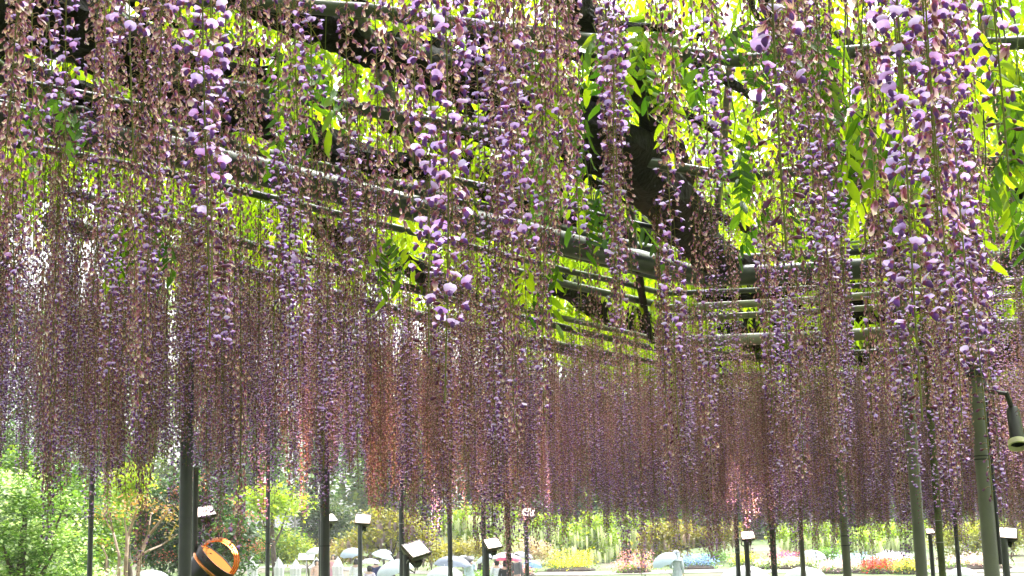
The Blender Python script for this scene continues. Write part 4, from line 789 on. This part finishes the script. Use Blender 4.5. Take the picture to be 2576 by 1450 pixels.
SKIN = mat_plain('skin', (.62, .42, .33), .5, 0, .06, 10)
def skinmesh(name, verts, edges, rad, mat, parent, root=0, sub=1):
    me = bpy.data.meshes.new(name); me.from_pydata(verts, edges, []); me.materials.append(mat); o = bpy.data.objects.new(name, me); COL.objects.link(o); o.parent = parent
    md = o.modifiers.new('skin', 'SKIN'); md.use_smooth_shade = True; md.branch_smoothing = .6
    for i, s in enumerate(me.skin_vertices[0].data): s.radius = rad[i] if hasattr(rad[i], '__len__') else (rad[i], rad[i]); s.use_root = (i == root)
    if sub: sm = o.modifiers.new('sub', 'SUBSURF'); sm.levels = sub; sm.render_levels = sub
    return o
def person(label, px, D, h, face, top, bottom, hair=(.015, .012, .01), dress=False, holds=1, lean=0, walk=0, hood=False):
    b0 = base(px, D); root = empty('person', b0, label, 'person', 'people in the garden'); root.rotation_euler = (0, 0, face); s = h / 1.65; root.scale = (s, s, s)
    hipz, w = .86, walk; HR = (.20 * holds, -.26, 1.12)
    J = [(0, 0, .92), (0, .0, 1.10), (0, lean * .3, 1.28), (0, lean * .5 - .0, 1.38), (0, lean * .7, 1.44), (0, lean - .01, 1.50), (0, lean - .02, 1.56), (0, lean - .01, 1.62)]
    R = [(.15, .11), (.13, .10), (.16, .11), (.13, .09), (.052, .055), (.072, .085), (.078, .095), (.055, .065)]; E = [(i, i + 1) for i in range(7)]; N = len(J)
    def add(chain, rads, frm):
        prev = frm; ids = []
        for c, r in zip(chain, rads): J.append(c); R.append(r); E.append((prev, len(J) - 1)); prev = len(J) - 1; ids.append(prev)
        return ids
    for sd in (-1, 1):
        add([(sd * .09, 0, hipz), (sd * .10, -.02 - sd * w * .15, .48), (sd * .10, .02 - sd * w * .25, .09), (sd * .11, -.12 - sd * w * .25, .035)], [.085, .058, .040, .034], 0)
        arm = [(sd * .17, lean * .5, 1.36), (sd * .22, .03 + lean * .4, 1.09), (HR[0] if sd == holds else sd * .21, HR[1] if sd == holds else -.05, HR[2] if sd == holds else .86)]
        ids = add(arm, [.055, .042, .030], 3); e = Vector(arm[-1]); d = (e - Vector(arm[-2])).normalized(); palm = e + d * .05
        pi = add([tuple(palm)], [.030], ids[-1])[0]; sx = Vector((1, 0, 0)) if sd == holds else Vector((0, 1, 0))
        for q in range(4): f1 = palm + sx * (.022 * (q - 1.5)) + d * .02; f2 = f1 + d * (.035 - .004 * abs(q - 1)) + Vector((0, -.012, -.006)); add([tuple(f1), tuple(f2)], [.009, .008], pi)
        t1 = e + d * .02 + sx * .034; add([tuple(t1), tuple(t1 + d * .03 + sx * .01)], [.010, .008], ids[-1])
    body = skinmesh('body', J, E, R, SKIN, root, 0, 1)
    # face: eyes, nose, mouth, ears in one small mesh that belongs to the head
    mb = MB(); fy = lean - .105
    for sd in (-1, 1): mb.lathe([(.001, -.008), (.012, 0), (.001, .008)], 8, 0, None, (sd * .03, fy + .01, 1.555)); mb.lathe([(.001, -.03), (.014, -.01), (.016, .012), (.001, .03)], 8, 1, None, (sd * .085, lean, 1.545))
    mb.tube([(0, fy + .01, 1.57), (0, fy - .018, 1.525), (0, fy, 1.52)], [.006, .012, .008], 6, 1); mb.tube([(-.022, fy + .006, 1.49), (0, fy - .002, 1.488), (.022, fy + .006, 1.49)], .005, 6, 2)
    mb.build('face', [M['black'], SKIN, mat_plain('lips', (.45, .16, .15), .5)], root)
    mb = MB(); mb.lathe([(.001, .125), (.05, .115), (.088, .075), (.098, .02), (.094, -.05), (.075, -.11)], 20, 0, lambda a, z: 1 if math.sin(a) > -.35 or z > .05 else .80, (0, lean + .012, 1.555)); mb.build('hair', mat_plain('hair', hair, .5, 0, .3, 20), root)
    tm, bm_ = mat_plain('top_cloth', top, .75, 0, .12, 12, .15, 30), mat_plain('bottom_cloth', bottom, .8, 0, .12, 12, .15, 30)
    JJ = [J[0], J[1], J[2], J[3]]; RR = [(.165, .125), (.15, .118), (.178, .128), (.145, .105)]; EE = [(0, 1), (1, 2), (2, 3)]
    for sd in (-1, 1):
        n0 = len(JJ); JJ += [(sd * .17, lean * .5, 1.36), (sd * .22, .03 + lean * .4, 1.09), (Vector((HR[0] if sd == holds else sd * .21, HR[1] if sd == holds else -.05, HR[2] if sd == holds else .88)))]; JJ[-1] = tuple(JJ[-1]); RR += [.072, .058, .048]; EE += [(3, n0), (n0, n0 + 1), (n0 + 1, n0 + 2)]
    skinmesh('jacket', JJ, EE, RR, tm, root, 1, 1)
    if dress:
        mb = MB(); mb.lathe([(.16, 1.02), (.165, .9), (.19, .7), (.20, .4), (.22, .12), (.19, .12)], 28, 0, lambda a, z: 1 + .04 * math.sin(9 * a) + (.0 if abs(math.sin(a)) < .5 else -.12)); mb.build('skirt', bm_, root)
    else:
        JJ = [(0, 0, .93)]; RR = [(.165, .12)]; EE = []
        for sd in (-1, 1): n0 = len(JJ); JJ += [(sd * .09, 0, hipz - .02), (sd * .10, -.02 - sd * w * .15, .48), (sd * .10, .02 - sd * w * .25, .10)]; RR += [.10, .075, .062]; EE += [(0, n0), (n0, n0 + 1), (n0 + 1, n0 + 2)]
        skinmesh('trousers', JJ, EE, RR, bm_, root, 0, 1)
    for sd in (-1, 1): mb = MB(); yy = .0 - sd * w * .25; mb.lathe([(.001, .0), (.055, .0), (.058, .03), (.045, .07), (.04, .11)], 14); mb.v = [(x * .85 + sd * .105, yv * 2.2 - .05 + yy if zv < .06 else yv + yy, zv) for x, yv, zv in mb.v]; mb.build('shoe', M['black'], root)
    if hood: mb = MB(); mb.lathe([(.001, .16), (.07, .145), (.115, .09), (.125, .0), (.13, -.1), (.19, -.22)], 20, 0, None, (0, lean + .03, 1.55)); mb.build('hood', tm, root)
    return root
PI = math.pi
person('person leaning forward in a pale top under the grey-blue umbrella', 704, 76, 1.65, .6, (.62, .52, .50), (.10, .12, .18), lean=-.12, holds=1)
person('person in a peach top under the white umbrella by the thick post', 797, 60, 1.6, .3, (.75, .50, .42), (.4, .35, .35))
person('person in a long white coat walking away under the pale blue umbrella', 896, 58, 1.68, PI, (.78, .80, .82), (.74, .76, .80), dress=True, holds=-1, walk=.5)
person('person in navy under the teal and white umbrella', 946, 57, 1.70, PI - .4, (.03, .04, .13), (.05, .06, .16), dress=True)
person('person in a lilac top under the white umbrella with a pink cast', 929, 55, 1.5, PI, (.66, .58, .72), (.5, .45, .55))
person('person in a long pale blue dress beside the black umbrella', 1183, 60, 1.6, .1, (.62, .74, .84), (.60, .72, .82), dress=True)
person('person in a white flower-print robe under the light blue umbrella', 1250, 55, 1.62, PI, (.70, .74, .84), (.66, .70, .82), dress=True)
person('person in black under the red-rimmed umbrella', 1271, 54, 1.6, PI, (.02, .02, .025), (.02, .02, .03))
person('person in a grey jacket under the lilac grey umbrella', 1301, 57, 1.74, 2.4, (.13, .13, .15), (.08, .08, .10), hair=(.02, .015, .01), walk=.6)
person('person in a white hooded raincoat with the clear umbrella', 1703, 56, 1.72, PI - .3, (.46, .51, .57), (.42, .47, .53), dress=True, hood=True)
person('person in a pink coat behind the closed parasols', 838, 66, 1.6, 0, (.72, .35, .42), (.6, .3, .4), dress=True)

# lamp post and information board on the slope
b_ = base(742, 74); root = empty('lamp_post', b_, 'slim pale lamp post beside the domed bush', 'lamp post'); H = atd(742, 1290, 74).z - b_.z
mb = MB(); mb.tube([(0, 0, 0), (0, 0, H)], .05, 10); mb.build('pole', M['pole_white'], root); mb = MB(); mb.lathe([(.05, H - .05), (.16, H), (.18, H + .12), (.1, H + .3), (.01, H + .36)], 14); mb.build('lamp_head', M['white'], root); mb = MB(); mb.lathe([(.12, 0), (.12, .06), (.06, .2)], 12); mb.build('foot', M['pole_white'], root)
b_ = base(771, 68); root = empty('information_board', b_, 'small white sloping information board on a post', 'sign'); H = atd(771, 1402, 68).z - b_.z
mb = MB(); mb.tube([(0, 0, 0), (0, 0, H)], .03, 8); mb.build('post', M['steel'], root, True); mb = MB(); mb.box((0, -.02, H + .02), (.72, .45, .03), Matrix.Rotation(.7, 3, 'X')); mb.build('panel', M['white'], root, False)

# ------------------------------------------------------------------ lit lamps
def frame_from(n):
    n = Vector(n).normalized(); x = n.cross(Vector((0, 0, 1))).normalized() * -1; y = n.cross(x); return Matrix((x, y, n)).transposed()
lamp_k = -1
def floodlight(label, px, py, D, wpx, pole_px, n=(.12, -.62, .78), power=0, pole_r=.03):
    global lamp_k; lamp_k += 1
    p = atd(px, py, D); w = wpx * D / F; pb = base(pole_px, D); root = empty('floodlight', pb, label, 'floodlight', 'lit floodlights on poles'); R3 = frame_from(n) @ Matrix.Rotation((.28, .1, -.12, .32, .2, -.1, .08, 0, -.15)[lamp_k % 9], 3, 'Z'); c = p - pb
    mb = MB(); mb.tube([(0, 0, -.02), (0, 0, c.z - w * .25)], pole_r, 12); mb.tube([(0, 0, c.z - w * .3), (c.x * .5, c.y * .5 + .02, c.z - w * .55), tuple(c - R3 @ Vector((0, 0, w * .45)))], pole_r * .6, 8); mb.build('pole', M['pole'], root)
    mb = MB(); mb.lathe([(pole_r * 1.0, 1.2), (pole_r * 1.25, 1.2), (pole_r * 1.25, 1.24), (pole_r, 1.24)], 12); mb.build('collar', M['black'], root)
    q = lambda x, y, z: tuple(c + R3 @ Vector((x * w, y * w, z * w)))
    mb = MB(); A = [(-.5, -.4, 0), (.5, -.4, 0), (.5, .4, 0), (-.5, .4, 0)]; B = [(-.5, -.4, -.12), (.5, -.4, -.12), (.5, .4, -.12), (-.5, .4, -.12)]; Cc = [(-.3, -.24, -.5), (.3, -.24, -.5), (.3, .24, -.5), (-.3, .24, -.5)]; I = [(-.45, -.35, 0), (.45, -.35, 0), (.45, .35, 0), (-.45, .35, 0)]
    mb.add([q(*v) for v in A + B + Cc + I], [(4, 5, 1, 0), (5, 6, 2, 1), (6, 7, 3, 2), (7, 4, 0, 3), (8, 9, 5, 4), (9, 10, 6, 5), (10, 11, 7, 6), (11, 8, 4, 7), (11, 10, 9, 8), (0, 1, 13, 12), (1, 2, 14, 13), (2, 3, 15, 14), (3, 0, 12, 15)]); hs_ = mb.build('housing', M['housing'], root, False)
    mb = MB(); mb.add([q(x, y, -.02) for x, y, z in I], [(0, 1, 2, 3)]); mb.build('lens', M['glow'], hs_, False)
    for k in range(5): mb = MB(); mb.box(c + R3 @ Vector(((-.2 + .1 * k) * w, 0, -.53 * w)), (.025 * w, .5 * w, .14 * w), R3); mb.build('cooling_fin', M['housing'], hs_, False)
    mb = MB(); mb.box(c + R3 @ Vector((.1 * w, -.22 * w, -.62 * w)), (.3 * w, .24 * w, .3 * w), R3); mb.build('ballast_box', M['black'], root, False)
    mb = MB(); mb.tube([q(-.45, -.2, -.3), tuple(c + Vector((-.5 * w, 0, -.7 * w))), tuple(c + Vector((-.1 * w, .02, -.95 * w))), q(.1, -.2, -.7)], .008, 6); mb.build('cable', M['cable'], root)
    if power:
        ld = bpy.data.lights.new('flood', 'SPOT'); ld.energy = power; ld.color = (1, .62, .38); ld.spot_size = math.radians(75); ld.spot_blend = .6; ld.shadow_soft_size = w * .4; lo = bpy.data.objects.new('flood_light', ld); COL.objects.link(lo); lo.parent = root; lo.location = c + R3 @ Vector((0, 0, .02)); lo.rotation_euler = Vector(n).normalized().to_track_quat('-Z', 'Y').to_euler()
floodlight('lit square floodlight on a pole just behind the thick grey post', 513, 1286, 12.5, 52, 487, (.15, -.60, .78), 78)
floodlight('small lit floodlight half hidden behind the second thick post', 830, 1302, 17, 34, 808, (.4, -.5, .75), 90)
floodlight('lit square floodlight on its own thin pole before the golden dome tree', 913, 1305, 20, 40, 906, (.1, -.75, .66), 90)
floodlight('large lit floodlight tilted sideways over the big pale umbrella', 1048, 1380, 13.5, 62, 1022, (.35, -.62, .72), 78)
floodlight('lit floodlight with a tilted lens over the light blue umbrella', 1240, 1366, 15.5, 42, 1224, (.25, -.72, .66), 78)
floodlight('lit floodlight on a thin pole before the white wisteria', 1329, 1288, 21, 36, 1326, (.12, -.8, .6), 90)
floodlight('lit floodlight seen through the raceme tips beside a brown post', 1881, 1346, 17, 34, 1881, (-.05, -.8, .6), 78)
floodlight('small lit floodlight behind a tall olive post', 2340, 1336, 20, 22, 2346, (0, -.8, .6), 0)
floodlight('lit floodlight on a stout pole beside the tallest olive post', 2535, 1340, 12.5, 46, 2531, (-.1, -.75, .66), 100)
# round drum lamp with a copper guard
p = atd(548, 1408, 9.6); pb = base(489, 9.6); root = empty('drum_lamp', pb, 'round black drum lamp with glowing copper rim and hoop guard', 'lamp'); R3 = frame_from((.70, -.10, .72)); c = p - pb; r = .135
T = lambda mb: setattr(mb, 'v', [tuple(c + R3 @ Vector(v)) for v in mb.v])
mb = MB(); mb.lathe([(.02, -.26), (r * .72, -.25), (r * .9, -.20), (r * 1.0, -.06), (r * 1.0, -.03)], 40, 0, lambda a, z: 1 + .03 * (math.sin(20 * a) > 0)); T(mb); hz = mb.build('housing', M['black'], root)
mb = MB(); mb.lathe([(r * 1.0, -.03), (r * 1.08, -.03), (r * 1.08, .0), (r * .98, .0), (r * .98, -.03)], 40); T(mb); mb.build('rim', M['housing'], root)
mb = MB(); mb.lathe([(r * 1.03, -.075), (r * 1.05, -.07), (r * 1.05, -.06), (r * 1.03, -.055)], 40); T(mb); mb.build('copper_band', M['copper'], root)
mb = MB(); mb.lathe([(r * .97, -.004), (r * .8, -.012), (.002, -.02)], 32); T(mb); mb.build('lens', mat_glow('amber_lens', (1, .38, .10), .35), root)
for rr in (.90, .96, 1.02):
    mb = MB(); mb.tube([((rr - .96) * .25, r * rr * math.cos(a), r * rr * math.sin(a) * .95) for a in np.linspace(0, PI, 15)], .006, 8); T(mb); mb.build('guard_hoop', M['copper'], root)
mb = MB(); mb.tube([tuple(c + R3 @ Vector((0, r, -.1))), tuple(c + Vector((-.02, .12, -.2))), (0.03, .0, c.z - .18), (0, 0, c.z - .15)], .014, 8); mb.tube([(0, 0, -.02), (0, 0, 2.2)], .018, 12); mb.build('pole', M['pole'], root)
mb = MB(); mb.tube([(0, 0, .3), (0, 0, .34)], .024, 12); mb.build('collar', M['black'], root)
ld = bpy.data.lights.new('drum', 'SPOT'); ld.energy = 40; ld.color = (1, .5, .25); ld.spot_size = math.radians(90); ld.spot_blend = .7; lo = bpy.data.objects.new('drum_light', ld); COL.objects.link(lo); lo.parent = root; lo.location = c + R3 @ Vector((0, 0, .03)); lo.rotation_euler = Vector((.70, -.08, .72)).to_track_quat('-Z', 'Y').to_euler()
# black tube spotlight clamped to the pale post
pp_, rp_ = post_objs[-1]; p = atd(2556, 1085, 8.5); root = empty('tube_spotlight', (p.x, p.y, p.z), 'black tube spotlight with a pale mouth clamped beside the tallest olive post', 'spotlight')
ax = Vector((-.1, -.45, -.88)).normalized(); R3 = frame_from(ax)
mb = MB(); mb.lathe([(.001, -.16), (.03, -.155), (.038, -.13), (.040, .06), (.052, .062), (.052, .10), (.046, .10)], 24); mb.v = [tuple(R3 @ Vector(v)) for v in mb.v]; mb.build('barrel', M['black'], root)
mb = MB(); mb.lathe([(.053, .07), (.056, .07), (.056, .102), (.046, .103), (.044, .08)], 24); mb.v = [tuple(R3 @ Vector(v)) for v in mb.v]; mb.build('mouth_ring', mat_plain('cream_ring', (.62, .56, .42), .4), root)
mb = MB(); mb.tube([tuple(R3 @ Vector((0, 0, -.14))), (-.03, .02, .22), (-.10, .1, .24), tuple(Vector((pp_.x + rp_, pp_.y, 2.62)) - p)], .016, 8); mb.build('arm', M['black'], root)
mb = MB(); mb.lathe([(rp_ + .002, -.05), (rp_ + .014, -.05), (rp_ + .014, .05), (rp_ + .002, .05)], 20); o = mb.build('clamp', M['black'], root); o.location = Vector((pp_.x, pp_.y, 2.62)) - p

# ------------------------------------------------------------------ wet air over the garden
mb = MB(); mb.box((0, 60, 17), (420, 400, 40)); hz_ = mb.build('haze', [], None, False); hz_['kind'] = 'stuff'
m, nt, o = nodemat('haze'); pv = nt.nodes.new('ShaderNodeVolumePrincipled'); pv.inputs['Color'].default_value = (.95, .97, 1, 1); pv.inputs['Density'].default_value = .0006; nt.links.new(pv.outputs[0], o.inputs['Volume']); hz_.data.materials.append(m)
